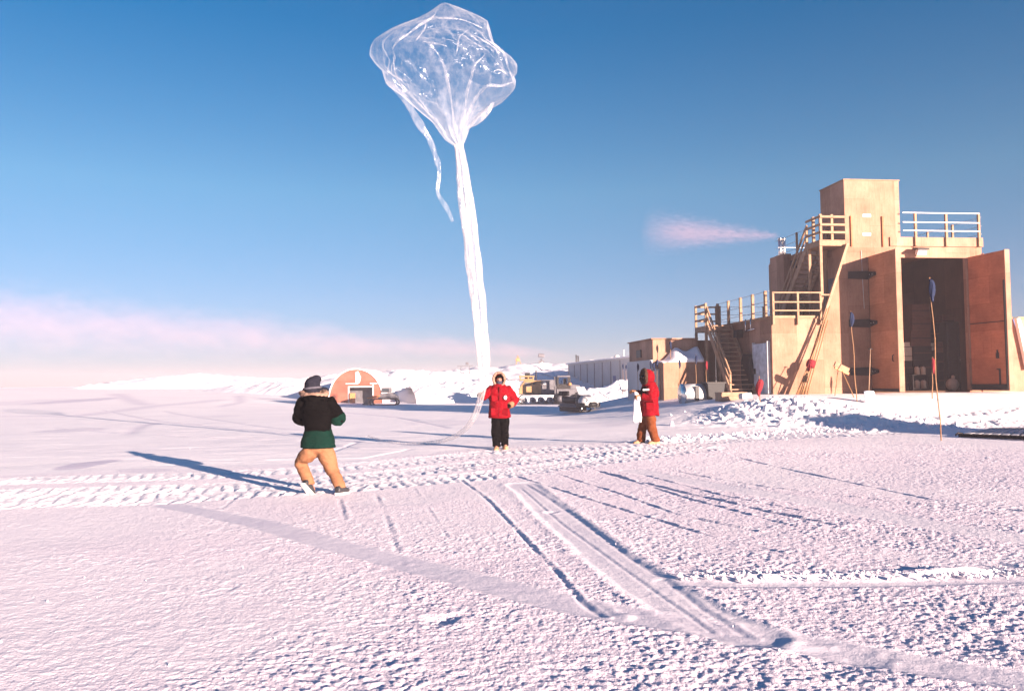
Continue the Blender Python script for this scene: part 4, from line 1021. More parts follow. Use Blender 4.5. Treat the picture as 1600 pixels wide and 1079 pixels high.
def rings_at(levels, n=22, sq=.85, fwd=Vector((0, 1, 0))):
    """horizontal rings: (centre, half width along right, half depth along fwd)"""
    rt = Vector((fwd.y, -fwd.x, 0)); out = []
    for c, a, b_ in levels:
        ring = []
        for k in range(n):
            t_ = 2 * math.pi * k / n; cx, sx = math.cos(t_), math.sin(t_)
            ring.append(Vector(c) + rt * a * math.copysign(abs(cx) ** sq, cx) + fwd * b_ * math.copysign(abs(sx) ** sq, sx))
        out.append(ring)
    return out

EYES = []
def body_mesh(t, base_, J, fwd, s=1.0, with_face=True):
    """one continuous body under the clothes"""
    mb = MB(); fwd = Vector(fwd).normalized(); rt = Vector((fwd.y, -fwd.x, 0))
    hd = J['head']
    hf = J.get('hfwd', fwd); hr = Vector((hf.y, -hf.x, 0)).normalized()
    mb.tube([J['pelvis'], J['pelvis'].lerp(J['chest'], .5), J['chest'], J['neck']], [.155, .14, .165, .06], 14)
    mb.tube([J['neck'] - Vector((0, 0, .05)), J['neck'], hd], [.065, .058, .062], 12)
    Mh = Matrix((hr, hf, hr.cross(hf))).transposed()
    def hp(x, y, z): return hd + Mh @ Vector((x, y, z))
    rg = []
    for z, a, b0, c in ((-.115, .028, .03, .055), (-.10, .05, .055, .035), (-.07, .062, .08, .015), (-.03, .07, .092, .005), (.02, .075, .098, 0), (.06, .074, .096, -.004), (.09, .06, .08, -.008), (.112, .03, .045, -.01)):
        rg.append([hp(a * math.cos(2 * math.pi * k / 16), c + b0 * math.sin(2 * math.pi * k / 16), z) for k in range(16)])
    mb.loft(rg)
    if with_face:
        mb.loft([[hp(x * w_, y, z) for x in (-1, 1, 1, -1)] if False else [hp(w_ * math.cos(k * math.pi / 4), y + .012 * math.sin(k * math.pi / 4), z) for k in range(8)] for w_, y, z in ((.008, .096, .028), (.012, .108, -.005), (.018, .112, -.022), (.014, .098, -.032))])
        for sx in (-1, 1): mb.ell(hp(.077 * sx, -.005, 0), (.012, .02, .032), (0, 0, math.atan2(hf.y, hf.x)))
        for sx in (-1, 1): EYES.append(hp(.031 * sx, .089, .018))
        mb.tube([hp(-.025, .096, -.062), hp(0, .102, -.06), hp(.025, .096, -.062)], [.006, .009, .006], 8)
    for k in ('l', 'r'):
        mb.tube([J['chest'].lerp(J['sh' + k], .6), J['sh' + k], J['el' + k], J['wr' + k]], [.07, .065, .05, .032], 12)
        mb.tube([J['pelvis'].lerp(J['hip' + k], .5), J['hip' + k], J['kn' + k], J['an' + k]], [.1, .095, .06, .04], 12)
        hand(mb, J['wr' + k], J['hd' + k], J['hu' + k], J['hs' + k], J.get('curl' + k, .6))
        mb.tube([J['an' + k], J['an' + k] + J['ft' + k] * .12 - Vector((0, 0, .04))], [.045, .04], 10)
    o = fuse(mb, 'body', M['skin'], t, base_, .011, 2)
    for e in EYES:
        eo = MB().ell(e, (.013, .013, .009)).build('eye', M['black']); local(eo, base_, o)
    EYES.clear(); return o

def glove(t, base_, J, k, mat, cuff=.07, name='glove'):
    mb = MB(); hand(mb, J['wr' + k], J['hd' + k], J['hu' + k], J['hs' + k], J.get('curl' + k, .6), 1.13)
    d = (J['wr' + k] - J['el' + k]).normalized(); mb.tube([J['wr' + k] - d * cuff, J['wr' + k] - d * .01, J['wr' + k] + Vector(J['hd' + k]).normalized() * .04], [.056, .047, .042], 12)
    return fuse(mb, name, mat, t, base_, .007, 2)

def sleeve(mb, J, k, r=(.105, .098, .082, .068), upto=.93):
    w_ = J['el' + k].lerp(J['wr' + k], upto)
    mb.tube([J['neck'].lerp(J['sh' + k], .55) - Vector((0, 0, .07)), J['sh' + k], J['sh' + k].lerp(J['el' + k], .5), J['el' + k], J['el' + k].lerp(J['wr' + k], .5), w_], [.11, r[0], r[1] * 1.02, r[1], r[2], r[3]], 14)

def trousers(t, base_, J, mat, r=(.125, .098, .09, .092)):
    mb = MB()
    mb.ell(J['pelvis'], (.19, .14, .14), (0, 0, math.atan2(J['fwd'].y, J['fwd'].x) - math.pi / 2))
    for k in ('l', 'r'):
        h, n_, a = J['hip' + k], J['kn' + k], J['an' + k]
        mb.tube([J['pelvis'].lerp(h, .8) + Vector((0, 0, .05)), h, h.lerp(n_, .5), n_, n_.lerp(a, .5), a + (n_ - a).normalized() * .02, a - Vector((0, 0, .03))], [r[0] * .9, r[0], r[0] * .92, r[1], r[2], r[3], r[3] * .95], 16)
    return fuse(mb, 'trousers', mat, t, base_, .016, 2, .020, 8)

def boot(t, base_, J, k, mat, sole, tilt=0.0, L=.30):
    a = J['an' + k]; d = Vector(J['ft' + k]).normalized(); s_ = J.get('fr' + k, Vector((d.y, -d.x, 0)).normalized()); up = s_.cross(d).normalized()
    if up.z < 0: up = -up
    def P(x, y, z): return a + s_ * x + d * y + up * z
    mb = MB(); rg = []
    for y, w_, h_ in ((-.095, .03, .07), (-.08, .045, .10), (0, .052, .12), (.07, .052, .095), (.13, .055, .07), (.18, .048, .055), (.205, .02, .035)):
        rg.append([P(w_ * x, y, -.085 + (h_ * (z + 1) / 2)) for x, z in ((-.8, -1), (.8, -1), (1, -.4), (1, .3), (.6, .9), (0, 1), (-.6, .9), (-1, .3), (-1, -.4))])
    mb.loft(rg); mb.tube([P(0, -.02, -.03), a + Vector((0, 0, .04)), a.lerp(J['kn' + k], .2)], [.056, .052, .045], 14)
    o = fuse(mb, 'boot', mat, t, base_, .009, 2)
    sb = MB(); pr = []
    for y, w_ in ((-.105, .02), (-.095, .04), (-.02, .045), (.06, .05), (.13, .058), (.18, .05), (.215, .018)):
        pr.append([P(w_ * x, y, z) for x, z in ((-1, -.112), (1, -.112), (1.04, -.082), (-1.04, -.082))])
    sb.loft(pr, False); so = sb.build('sole', sole, None, (0, 0, 0)); 
    for v in so.data.vertices: v.co -= Vector(base_)
    so.parent = o; return o

def local(o, base_, t):
    for v in o.data.vertices: v.co -= Vector(base_)
    o.parent = t; return o

def person(name_label, px_foot, foot_py, Y, fwd, J, base_):
    t = thing('person', name_label, 'person', base_); return t

# ---- 1. walking away from us: green and black parka
Y1 = 11.85
def a1(px, py, dy=0): return at(px, py, Y1 + dy)
fw1 = Vector((.15, 1, 0)).normalized(); b1 = a1(505, 769); b1.z = gz(b1.x, b1.y)
J = dict(fwd=fw1, head=a1(488, 606, .10), neck=a1(492, 622, .03), chest=a1(494, 642, 0), pelvis=a1(497, 697, 0),
         shl=a1(473, 630, .0), ell=a1(468, 652, .10), wrl=a1(484, 655, .33), shr=a1(516, 629, 0), elr=a1(528, 653, .06), wrr=a1(514, 648, .30),
         hipl=a1(486, 704, 0), knl=a1(469, 722, .10), anl=a1(483, 754, -.02), hipr=a1(507, 703, 0), knr=a1(519, 732, .08), anr=a1(532, 760, -.04),
         hdl=Vector((.6, .6, .1)), hul=Vector((0, -.3, 1)), hsl=-1, hdr=Vector((-.6, .6, .1)), hur=Vector((0, -.3, 1)), hsr=1,
         ftl=Vector((.30, .55, -.62)).normalized(), ftr=Vector((.35, .93, -.05)).normalized())
J['hfwd'] = Vector((.35, .93, 0)).normalized()
p1 = thing('person', 'person seen from behind in black and green parka and tan trousers', 'person', b1)
body_mesh(p1, b1, J, fw1, 1)
def parka1(z_split, upper):
    mb = MB(); c = lambda px, py: a1(px, py)
    if upper:
        mb.loft(rings_at([(a1(497, 673), .20, .15), (a1(496, 660), .21, .16), (a1(495, 645), .225, .165), (a1(494, 632), .235, .155), (a1(493, 624), .19, .13), (a1(492, 617), .11, .11)], fwd=fw1))
        sleeve(mb, J, 'l', (.115, .105, .09, .07)); sleeve(mb, J, 'r', (.115, .105, .09, .07))
        mb.ell(a1(493, 636, -.14), (.17, .08, .15)); mb.ell(a1(492, 622, -.05), (.20, .15, .07))
    else:
        mb.loft(rings_at([(a1(497, 699), .258, .19), (a1(497, 697), .262, .19), (a1(497, 686), .245, .18), (a1(497, 676), .215, .165), (a1(497, 668), .19, .14)], fwd=fw1))
    return mb
fuse(parka1(0, True), 'parka', M['black_cloth'], p1, b1, .016, 3, .026, 6)
fuse(parka1(0, False), 'parka_skirt', M['green_cloth'], p1, b1, .014, 3, .010, 8)
for k in ('l', 'r'):
    e, w_ = J['el' + k], J['wr' + k]; s_ = J['sh' + k]
    mb = MB(); mb.tube([s_.lerp(e, .82), e, e.lerp(w_, .3), e.lerp(w_, .75)], [.118, .126, .116, .095], 14)
    fuse(mb, 'lower_sleeve', M['green_cloth' if k == 'r' else 'black_cloth'], p1, b1, .014, 3, .018, 8); glove(p1, b1, J, k, M['black_cloth'])
# ruff lies across the shoulders
mb = MB(); ring = []
for k in range(25):
    a = 2 * math.pi * k / 24; ring.append(a1(490.5 + 19 * math.cos(a), 615 - 2.5 * math.sin(a) + .06 * 0, .02 + .15 * math.sin(a)))
mb.tube(ring, [.042] * 25, 10, True); fuse(mb, 'fur_ruff', M['fur'], p1, b1, .012, 1, .02, 26)
trousers(p1, b1, J, M['tan_pants'], (.128, .10, .088, .088))
boot(p1, b1, J, 'l', M['boot_black'], M['boot_white']); boot(p1, b1, J, 'r', M['boot_black'], M['boot_white'])
h = J['head']; mb = MB()
mb.loft(rings_at([(h + Vector((0, -.01, -.03)), .105, .12), (h + Vector((0, 0, .03)), .115, .128), (h + Vector((0, 0, .09)), .108, .12), (h + Vector((.01, 0, .14)), .085, .09), (h + Vector((.02, 0, .172)), .04, .04)], sq=1, fwd=J['hfwd']))
mb.ell(h + Vector((.05, .04, .13)), (.08, .085, .065)); mb.ell(h + Vector((.13, .10, -.035)), (.10, .09, .05)); mb.ell(h + Vector((0, -.03, -.06)), (.12, .10, .07))
fuse(mb, 'hat', M['hat'], p1, b1, .010, 3)
mb = MB(); mb.tube([h + Vector((.122 * math.cos(a), .133 * math.sin(a), .0 + .012 * math.cos(a))) for a in [2 * math.pi * k / 20 for k in range(21)]], .018, 8)
local(mb.build('hat_band', M['hatband']), b1, p1)

# ---- 2. facing us, red parka, holding the neck of the balloon
Y2 = 18.8
def a2(px, py, dy=0): return at(px, py, Y2 + dy)
fw2 = Vector((.05, -1, 0)).normalized(); b2 = a2(783, 702); b2.z = gz(b2.x, b2.y)
J = dict(fwd=fw2, head=a2(780, 593.5, 0), neck=a2(780, 603, .02), chest=a2(780, 616, .02), pelvis=a2(781, 650, .02),
         shr=a2(767.5, 609, .03), elr=a2(757, 619, -.10), wrr=a2(750.5, 617.5, -.30), shl=a2(793, 609, .03), ell=a2(805.5, 625, .12), wrl=a2(796, 633.5, -.10),
         hipr=a2(775, 655, .02), knr=a2(774.5, 677, -.05), anr=a2(776, 696.5, -.05), hipl=a2(788, 655, .02), knl=a2(788.5, 675, -.02), anl=a2(788.5, 694, .10),
         hdr=Vector((-.55, -.8, .2)), hur=Vector((-.7, .5, .2)), hsr=-1, curlr=.9, hdl=Vector((-.95, -.15, -.1)), hul=Vector((-.1, -1, .1)), hsl=-1, curll=.5,
         ftr=Vector((-.12, -.99, -.04)).normalized(), ftl=Vector((.22, -.97, -.03)).normalized())
p2 = thing('person', 'person in red parka and black trousers holding the balloon neck', 'person', b2)
body_mesh(p2, b2, J, fw2)
mb = MB()
mb.loft(rings_at([(a2(780.5, 652.5), .255, .19), (a2(780.5, 651), .26, .195), (a2(780.5, 640), .25, .185), (a2(780, 628), .245, .18), (a2(780, 616), .25, .18), (a2(780, 608), .235, .15), (a2(780, 603.5), .17, .13), (a2(780, 600), .12, .12)], fwd=fw2))
sleeve(mb, J, 'r', (.115, .105, .09, .078)); sleeve(mb, J, 'l', (.115, .11, .092, .08), .85)
fuse(mb, 'parka', M['red_parka'], p2, b2, .014, 3, .028, 6)
# parka details: zip flap, pockets, badge
fy = -.205
mb = MB(); mb.bar(a2(781.5, 604, -.17), a2(780.5, 651, -.205), .035, .02, (0, 1, 0)); local(mb.build('zip_flap', M['red_parka']), b2, p2)
for sx in (-1, 1):
    for (py, w_, h_) in ((643, .17, .17), (622, .14, .14)):
        c = a2(780.5 + sx * 8.3, py, -.180 if py > 630 else -.165); mb = MB().box(c, (w_, .03, h_), (0, 0, sx * -.28)); 
        local(mb.build('pocket', M['red_parka'], None, (0, 0, 0), .008), b2, p2)
c = a2(790.3, 620.8, -.188); mb = MB(); nrm = Vector((.28, -1, 0)).normalized()
mb.tube([c, c + nrm * .008], .048, 20, True, False); bd = local(mb.build('badge', M['whitepaint']), b2, p2)
mb = MB()
for dx in (-.018, 0, .018): mb.box(c + nrm * .011 + Vector((dx, dx * .28, 0)), (.008, .006, .045), (0, 0, .28))
o = local(mb.build('badge_mark', M['greypanel']), b2, p2); o.parent = bd
# hood with a pale ruff
def hood(t, b_, hd, hf, mat, ruff, Rr=.185, rr=.032, tilt=.1):
    hr = Vector((hf.y, -hf.x, 0)).normalized(); mb = MB(); rg = []
    n = 20
    for f, s_ in ((.075, .78), (.08, .93), (.05, 1.02), (0.0, 1.04), (-.08, .95), (-.14, .72), (-.175, .35)):
        rg.append([hd + hf * f + hr * (Rr * .86 * s_ * math.cos(2 * math.pi * k / n)) + Vector((0, 0, .015 + Rr * s_ * math.sin(2 * math.pi * k / n))) for k in range(n)])
    rg2 = [[q + (hd + Vector((0, 0, .015)) - q) * .17 for q in r] for r in rg[::-1]]
    m2 = MB().loft(rg + rg2, True, False)
    o = m2.build('hood', mat); local(o, b_, t); o.modifiers.new('sub', 'SUBSURF').levels = 1
    mb = MB(); mb.tube([hd + hf * (.085 + .012 * math.cos(2 * a)) + hr * (Rr * .72 * math.cos(a)) + Vector((0, 0, .015 + Rr * .86 * math.sin(a))) for a in [2 * math.pi * k / 24 for k in range(25)]], [rr] * 25, 10)
    r_ = fuse(mb, 'fur_ruff', ruff, t, b_, .010, 1, .016, 28); r_.parent = o
    mb = MB(); mb.tube([hd + Vector((0, 0, -.10)) - hf * .04, hd + Vector((0, 0, -.24)) - hf * .05], [.15, .20], 16); fuse(mb, 'collar', mat, t, b_, .014, 2)
    return o
hood(p2, b2, J['head'], Vector((0, -1, 0)), M['red_parka'], M['fur'])
hd = J['head']; mb = MB(); mb.loft(rings_at([(hd + Vector((0, 0, -.16)), .085, .09), (hd + Vector((0, -.02, -.10)), .085, .105), (hd + Vector((0, -.022, -.04)), .086, .118), (hd + Vector((0, -.02, -.018)), .080, .114)], sq=1, fwd=fw2)); fuse(mb, 'neck_gaiter', M['gaiter'], p2, b2, .009, 2)
mb = MB(); mb.loft(rings_at([(hd + Vector((0, 0, .042)), .088, .112), (hd + Vector((0, 0, .08)), .085, .105), (hd + Vector((0, 0, .12)), .06, .07), (hd + Vector((0, 0, .135)), .03, .035)], sq=1, fwd=fw2)); fuse(mb, 'hat', M['black_cloth'], p2, b2, .009, 2)
trousers(p2, b2, J, M['black_cloth'], (.125, .105, .098, .10))
boot(p2, b2, J, 'l', M['boot_tan'], M['boot_tan']); boot(p2, b2, J, 'r', M['boot_tan'], M['boot_tan'])
glove(p2, b2, J, 'r', M['black_cloth']); glove(p2, b2, J, 'l', M['black_cloth'])
e, w_ = J['ell'], J['wrl']; mb = MB(); mb.tube([e.lerp(w_, .50), e.lerp(w_, .8), e.lerp(w_, 1.02)], [.088, .085, .072], 14); fuse(mb, 'cuff', M['glove_tan'], p2, b2, .012, 2)

# ---- 3. in profile facing left, red parka and rust trousers
Y3 = 19.25
def a3(px, py, dy=0): return at(px, py, Y3 + dy)
fw3 = Vector((-1, -.18, 0)).normalized(); b3 = a3(1012, 692.5); b3.z = gz(b3.x, b3.y)
J = dict(fwd=fw3, head=a3(1011.5, 590, 0), neck=a3(1014.5, 601, 0), chest=a3(1015.5, 614, 0), pelvis=a3(1014, 647, 0),
         shl=a3(1017, 608, -.20), ell=a3(1017, 623, -.24), wrl=a3(1000.5, 618.5, -.20), shr=a3(1013, 608, .20), elr=a3(1006, 620, .20), wrr=a3(993, 611.5, .06),
         hipl=a3(1016, 652, -.10), knl=a3(1019, 672, -.12), anl=a3(1024.5, 687.5, -.14), hipr=a3(1010, 652, .08), knr=a3(1003, 671, .10), anr=a3(1001.5, 687, .14),
         hdl=Vector((-.95, -.1, -.15)), hul=Vector((-.1, -1, .35)), hsl=-1, curll=.95, hdr=Vector((-.9, -.3, .1)), hur=Vector((0, -.5, .8)), hsr=1, curlr=.95,
         ftl=Vector((-.97, -.2, -.03)).normalized(), ftr=Vector((-.97, -.2, -.03)).normalized())
p3 = thing('person', 'person in profile in red parka and rust trousers holding white cloth', 'person', b3)
body_mesh(p3, b3, J, fw3)
mb = MB()
mb.loft(rings_at([(a3(1014.5, 648.5), .25, .212), (a3(1014.5, 647), .255, .216), (a3(1014.5, 637), .25, .205), (a3(1015, 625), .25, .205), (a3(1015.5, 613), .25, .205), (a3(1016, 605), .21, .17), (a3(1015, 599), .13, .13)], fwd=fw3))
sleeve(mb, J, 'l', (.125, .115, .095, .08), .88); sleeve(mb, J, 'r', (.12, .11, .095, .08), .85)
fuse(mb, 'parka', M['red_parka'], p3, b3, .014, 3, .030, 6)
hood(p3, b3, J['head'], Vector((-.97, -.24, 0)).normalized(), M['red_parka'], M['fur_dark'], .195, .05)
hd = J['head']; mb = MB(); mb.loft(rings_at([(hd + Vector((0, 0, -.17)), .085, .10), (hd + Vector((-.02, 0, -.10)), .088, .12), (hd + Vector((-.02, 0, -.04)), .085, .122), (hd + Vector((-.02, 0, -.02)), .08, .11)], sq=1, fwd=fw3)); fuse(mb, 'neck_gaiter', M['black_cloth'], p3, b3, .009, 2)
mb = MB(); mb.loft(rings_at([(hd + Vector((0, 0, .03)), .088, .112), (hd + Vector((0, 0, .08)), .085, .105), (hd + Vector((0, 0, .12)), .06, .07), (hd + Vector((0, 0, .135)), .03, .035)], sq=1, fwd=fw3)); fuse(mb, 'hat', M['black_cloth'], p3, b3, .009, 2)
mb = MB(); mb.ell(hd + Vector((-.13, -.03, .0)) + Vector((0, 0, .03)), (.03, .07, .03)); fuse(mb, 'goggles', M['black'], p3, b3, .008, 1)
c = a3(1009.3, 608.5, -.315); mb = MB().box(c, (.15, .02, .04), (0, R(-3), R(4))); local(mb.build('name_tape', M['whitepaint']), b3, p3)
mb = MB().box(a3(1016, 634, -.255), (.19, .03, .17), (0, 0, R(-4))); local(mb.build('pocket', M['red_parka'], None, (0, 0, 0), .008), b3, p3)
mb = MB(); mb.loft(rings_at([(a3(1003.5, 622, -.05), .16, .03), (a3(1004, 612, -.05), .17, .035), (a3(1007, 603, -.05), .14, .04)], fwd=fw3)); fuse(mb, 'arm_shade', M['black_cloth'], p3, b3, .012, 2)  # black piece standing in for the shade inside the arm
trousers(p3, b3, J, M['brown_pants'], (.135, .112, .105, .105))
boot(p3, b3, J, 'l', M['boot_tan'], M['boot_tan']); boot(p3, b3, J, 'r', M['boot_tan'], M['boot_tan'])
glove(p3, b3, J, 'l', M['glove_tan']); glove(p3, b3, J, 'r', M['glove_tan'])
# white cloth gathered in the hands
rings = []
wc = [(993, 612, 2.0), (995, 616, 3.2), (995, 622, 3.6), (994.5, 630, 4.4), (995, 638, 4.9), (995.5, 646, 6.0), (995.5, 652, 6.6), (995, 658.5, 6.2)]
n = 28
for i, (px, py, hw) in enumerate(wc):
    ring = []; hwm = hw * Y3 / FPX
    for k in range(n):
        a = 2 * math.pi * k / n; q = 1 + .13 * math.sin(5 * a + i * .3) + .05 * math.sin(9 * a + i)
        c = a3(px, py + (1.5 * math.sin(3 * a + 1) if i == len(wc) - 1 else 0), -.16); ring.append(c + Vector((hwm * q * math.cos(a), hwm * .55 * q * math.sin(a), 0)))
    rings.append(ring)
c0 = a3(995, 630, -.16); M['white_film'] = plain('white folded film', (0.92, 0.88, 0.88), 0.5, 0, .06, 8, .3)
wt = thing('white_cloth', 'white cloth hanging from the hands of the person in profile', 'cloth', c0)
local(MB().loft(rings).build('hanging_fold', M['white_film']), c0, wt)
mb = MB(); ring = [[a3(998 + 3.2 * math.cos(a), 619 + f * 4, -.20) + Vector((0, .05 * math.sin(a), 0)) for a in [2 * math.pi * k / 12 for k in range(12)]] for f in (0, .5, 1, 1.6)]
local(mb.loft(ring).build('gathered_end', M['white_film']), c0, wt)

# ================================================================== BALLOON
YB = 18.6
def ab(px, py, dy=0): return at(px, py, YB + dy)
LE = [(6, 690), (12, 682), (20, 670), (30, 650), (38, 630), (47, 610), (58, 595), (68, 583), (78, 579), (88, 578), (98, 585), (110, 597), (122, 600), (130, 603), (143, 621), (153, 632), (163, 643), (176, 658), (190, 675), (203, 684), (217, 694), (226, 707), (232, 713)]
RE = [(6, 699), (12, 717), (20, 737), (26, 750), (33, 762), (50, 767), (62, 770), (75, 774), (82, 784), (90, 793), (97, 802), (104, 808), (112, 808), (122, 802), (128, 806), (136, 805), (144, 798), (153, 788), (163, 772), (170, 762), (180, 750), (190, 743), (200, 734), (215, 729), (226, 724), (232, 722)]
def interp(tab, y):
    return float(np.interp(y, [a for a, _ in tab], [b for _, b in tab]))
cb = ab(717, 231)
bal = thing('balloon', 'clear plastic balloon with a long white gathered neck rising into the sky', 'balloon', cb)
nr, nc = 150, 220
V = np.zeros((nr, nc, 3)); TH_ = np.arange(nc) / nc * 2 * math.pi
for i in range(nr):
    f = i / (nr - 1); py = 6 + (232 - 6) * f ** .9
    Lx, Rx = interp(LE, py), interp(RE, py); cx, hw = (Lx + Rx) / 2, (Rx - Lx) / 2
    dep = min(hw * .82, 105 * math.sin(min(1, f * 1.6 + .05) * math.pi / 2)) * (1.0 if f < .6 else 1.0)
    g_ = sstep(.35, 1.0, np.array(f)).item()
    pleat = 1 + g_ * .20 * (np.sin(11 * TH_ + 1.2 * math.sin(f * 5)) * .6 + np.sin(17 * TH_ + 2) * .4) * np.abs(np.sin(TH_)) ** .5
    crump = (fbm(TH_ * 2.2 + 5, np.full(nc, f * 7), 400, 4) - .5)
    crump = crump * np.minimum(1, np.minimum(TH_, 2 * math.pi - TH_) * 2)
    rid = np.minimum(np.abs(fbm(np.cos(TH_) * 1.7 + 9 + f * 1.3, np.sin(TH_) * 1.7 + f * 3.2, 410, 3) - .5) * 2, .12 + 1.4 * np.abs(fbm(np.cos(TH_) * 4 + 9 + f * 3, np.sin(TH_) * 4 + f * 7, 415, 3) - .5) * 2)
    rr_ = 1 + .16 * crump - .30 * (0.35 - np.minimum(rid, .35)) * (1 - .5 * g_)
    sil = np.abs(np.cos(TH_)) ** 6                # keep the outline itself
    k = pleat * rr_; kx = k * (1 - sil) + sil
    for j in range(nc):
        p = ab(cx + hw * math.cos(TH_[j]) * kx[j], py + 10 * math.sin(TH_[j]) * max(0, 1 - f * 2) * min(1, f * 12))
        V[i, j] = (p.x, p.y - dep / FPX * YB * math.sin(TH_[j]) * k[j], p.z)
mb = MB(); mb.loft([[Vector(V[i, j]) for j in range(nc)] for i in range(nr)], True, False)
local(mb.build('envelope', M['film']), cb, bal)
def surf(px, py, lift=.015):
    """point on the near side of the envelope"""
    f = ((py - 6) / 226) ** (1 / .9); i = min(nr - 1, max(0, int(f * (nr - 1))))
    row = V[i, 3:nc // 2 - 3]; tx = ab(px, py).x; j = int(np.argmin(np.abs(row[:, 0] - tx))); q = row[j]
    return Vector((q[0], q[1] - lift, q[2]))
def fold_strip(pts, w0, w1, seed, mat='film_fold'):
    rnd = random.Random(seed); P_ = []
    for (a, b_), (c, d) in zip(pts[:-1], pts[1:]):
        n = max(3, int(math.hypot(c - a, d - b_) / 5))
        for k in range(n): P_.append(surf(a + (c - a) * k / n, b_ + (d - b_) * k / n))
    P_.append(surf(*pts[-1]))
    # ease kinks
    for _ in range(3): P_ = [P_[0]] + [(P_[k - 1] + P_[k] * 2 + P_[k + 1]) / 4 for k in range(1, len(P_) - 1)] + [P_[-1]]
    n = len(P_); mb = MB(); rings = []
    for k, p in enumerate(P_):
        t_ = (P_[min(k + 1, n - 1)] - P_[max(k - 1, 0)]).normalized(); nx = t_.cross(Vector((0, -1, 0))).normalized()
        f = k / (n - 1); w_ = .62 * (w0 + (w1 - w0) * f) * (.55 + .9 * vn(np.array(k * .35), np.array(seed * 1.7), 3).item()) * min(1, 6 * f + .2, 6 * (1 - f) + .25) 
        rings.append([p + nx * w_ * x + Vector((0, y * min(1, w_ * 12), 0)) for x, y in ((-1, 0), (-.5, -.03), (0, -.012), (.5, -.035), (1, 0), (0, .015))])
    mb.loft(rings); return mb
folds = [([(683, 36), (700, 41), (722, 39), (740, 46), (757, 53)], .028, .022), ([(761, 35), (764, 58), (772, 78), (781, 93)], .03, .025), ([(784, 88), (790, 108), (799, 128), (804, 138)], .045, .03),
         ([(684, 24), (672, 50), (650, 72), (622, 103)], .045, .05), ([(672, 56), (666, 86), (660, 98)], .03, .025),
         ([(622, 110), (626, 140), (652, 166), (682, 194), (700, 215)], .04, .04), ([(675, 102), (688, 110), (702, 136), (708, 170), (713, 215)], .03, .045), ([(672, 100), (692, 104), (708, 108)], .03, .025),
         ([(802, 136), (784, 148), (760, 152), (742, 168), (730, 190), (724, 220)], .05, .06), ([(762, 110), (745, 130), (733, 160), (724, 205)], .025, .05), ([(735, 62), (722, 84), (719, 118)], .012, .02), ([(795, 132), (780, 128), (772, 136)], .03, .02)]
for i, (p_, w0, w1) in enumerate(folds): local(fold_strip(p_, w0, w1, i).build('film_fold', M['film_fold']), cb, bal)

def film_rope(pts, n=26, pl_=.16, seed=0, flat=.7):
    """gathered film: pts = (px, py, depth offset, half width px)"""
    P_ = [at(a, b_, YB + d) for a, b_, d, _ in pts]; W = [h_ * (YB + d) / FPX for _, _, d, h_ in pts]
    # resample
    L = [0]
    for a, b_ in zip(P_[:-1], P_[1:]): L.append(L[-1] + (b_ - a).length)
    m = int(L[-1] / .07) + 8; rings = []
    S = [L[-1] * k / (m - 1) for k in range(m)]
    X = [np.interp(S, L, [p[c] for p in P_]) for c in range(3)]; WW = np.interp(S, L, W)
    for _ in range(6):
        for c in range(3): X[c][1:-1] = (X[c][:-2] + 2 * X[c][1:-1] + X[c][2:]) / 4
    C = [Vector((X[0][k], X[1][k], X[2][k])) for k in range(m)]
    for k in range(m):
        t_ = (C[min(k + 1, m - 1)] - C[max(k - 1, 0)]).normalized(); ex = t_.cross(Vector((0, -1, 0))).normalized(); ey = t_.cross(ex)
        tw = S[k] * .35; ring = []
        wv = 1 + .28 * (vn(np.array(S[k] * 2.1), np.array(seed + .5), 77).item() - .5)
        for j in range(n):
            a = 2 * math.pi * j / n
            q = 1 + pl_ * (math.sin(7 * a + tw * 3 + seed) * .6 + .5 * math.sin(11 * a - tw * 4 + 2) ) + .5 * pl_ * (vn(np.array(S[k] * 5 + a), np.array(a * 1.5 + seed), 78).item() - .5)
            ring.append(C[k] + (ex * math.cos(a) + ey * math.sin(a) * flat) * WW[k] * wv * q)
        rings.append(ring)
    return MB().loft(rings)
neck = [(716, 224, 0, 7), (718, 234, 0, 6.2), (720, 245, 0, 7), (724, 280, 0, 9), (729, 320, 0, 10.5), (736, 370, -.02, 11.5), (741, 420, -.05, 11.5), (747, 470, -.1, 10.5), (752, 520, -.15, 9.5), (755.5, 560, -.2, 8), (756, 585, -.25, 6.5), (754, 606, -.3, 5), (749, 632, -.25, 4.6), (741, 652, -.1, 4.2), (729, 669, .2, 3.8), (712, 681, .8, 3.4), (692, 688.5, 1.6, 2.6), (668, 691.5, 2.3, 2.0), (636, 692.5, 2.6, 1.6), (600, 689, 3.0, 1.3), (575, 681, 3.8, 1.0)]
no = local(film_rope(neck, 40, .26).build('neck_tube', M['film_tube']), cb, bal)
tail = [(604, 128, -.3, 3), (618, 138, -.5, 5), (632, 153, -.6, 6.5), (645, 175, -.6, 5.5), (657, 197, -.6, 6.5), (667, 210, -.55, 4.5), (674, 222, -.5, 5), (680, 243, -.5, 3.6), (684, 254, -.5, 5.5), (687, 262, -.5, 3), (686, 280, -.5, 3.2), (682, 303, -.5, 2.6), (689, 311, -.5, 3), (696, 321, -.5, 3.8), (703, 334, -.5, 2.6), (707, 346, -.5, 2.2)]
local(film_rope(tail, 18, .42, 5, .35).build('loose_streamer', M['film_thin']), cb, bal)
flap = [(771, 160, -.2, 2), (764, 172, -.25, 4), (752, 184, -.25, 5), (742, 193, -.2, 4), (733, 198, -.1, 2)]
local(film_rope(flap, 16, .2, 8, .4).build('film_flap', M['film']), cb, bal)

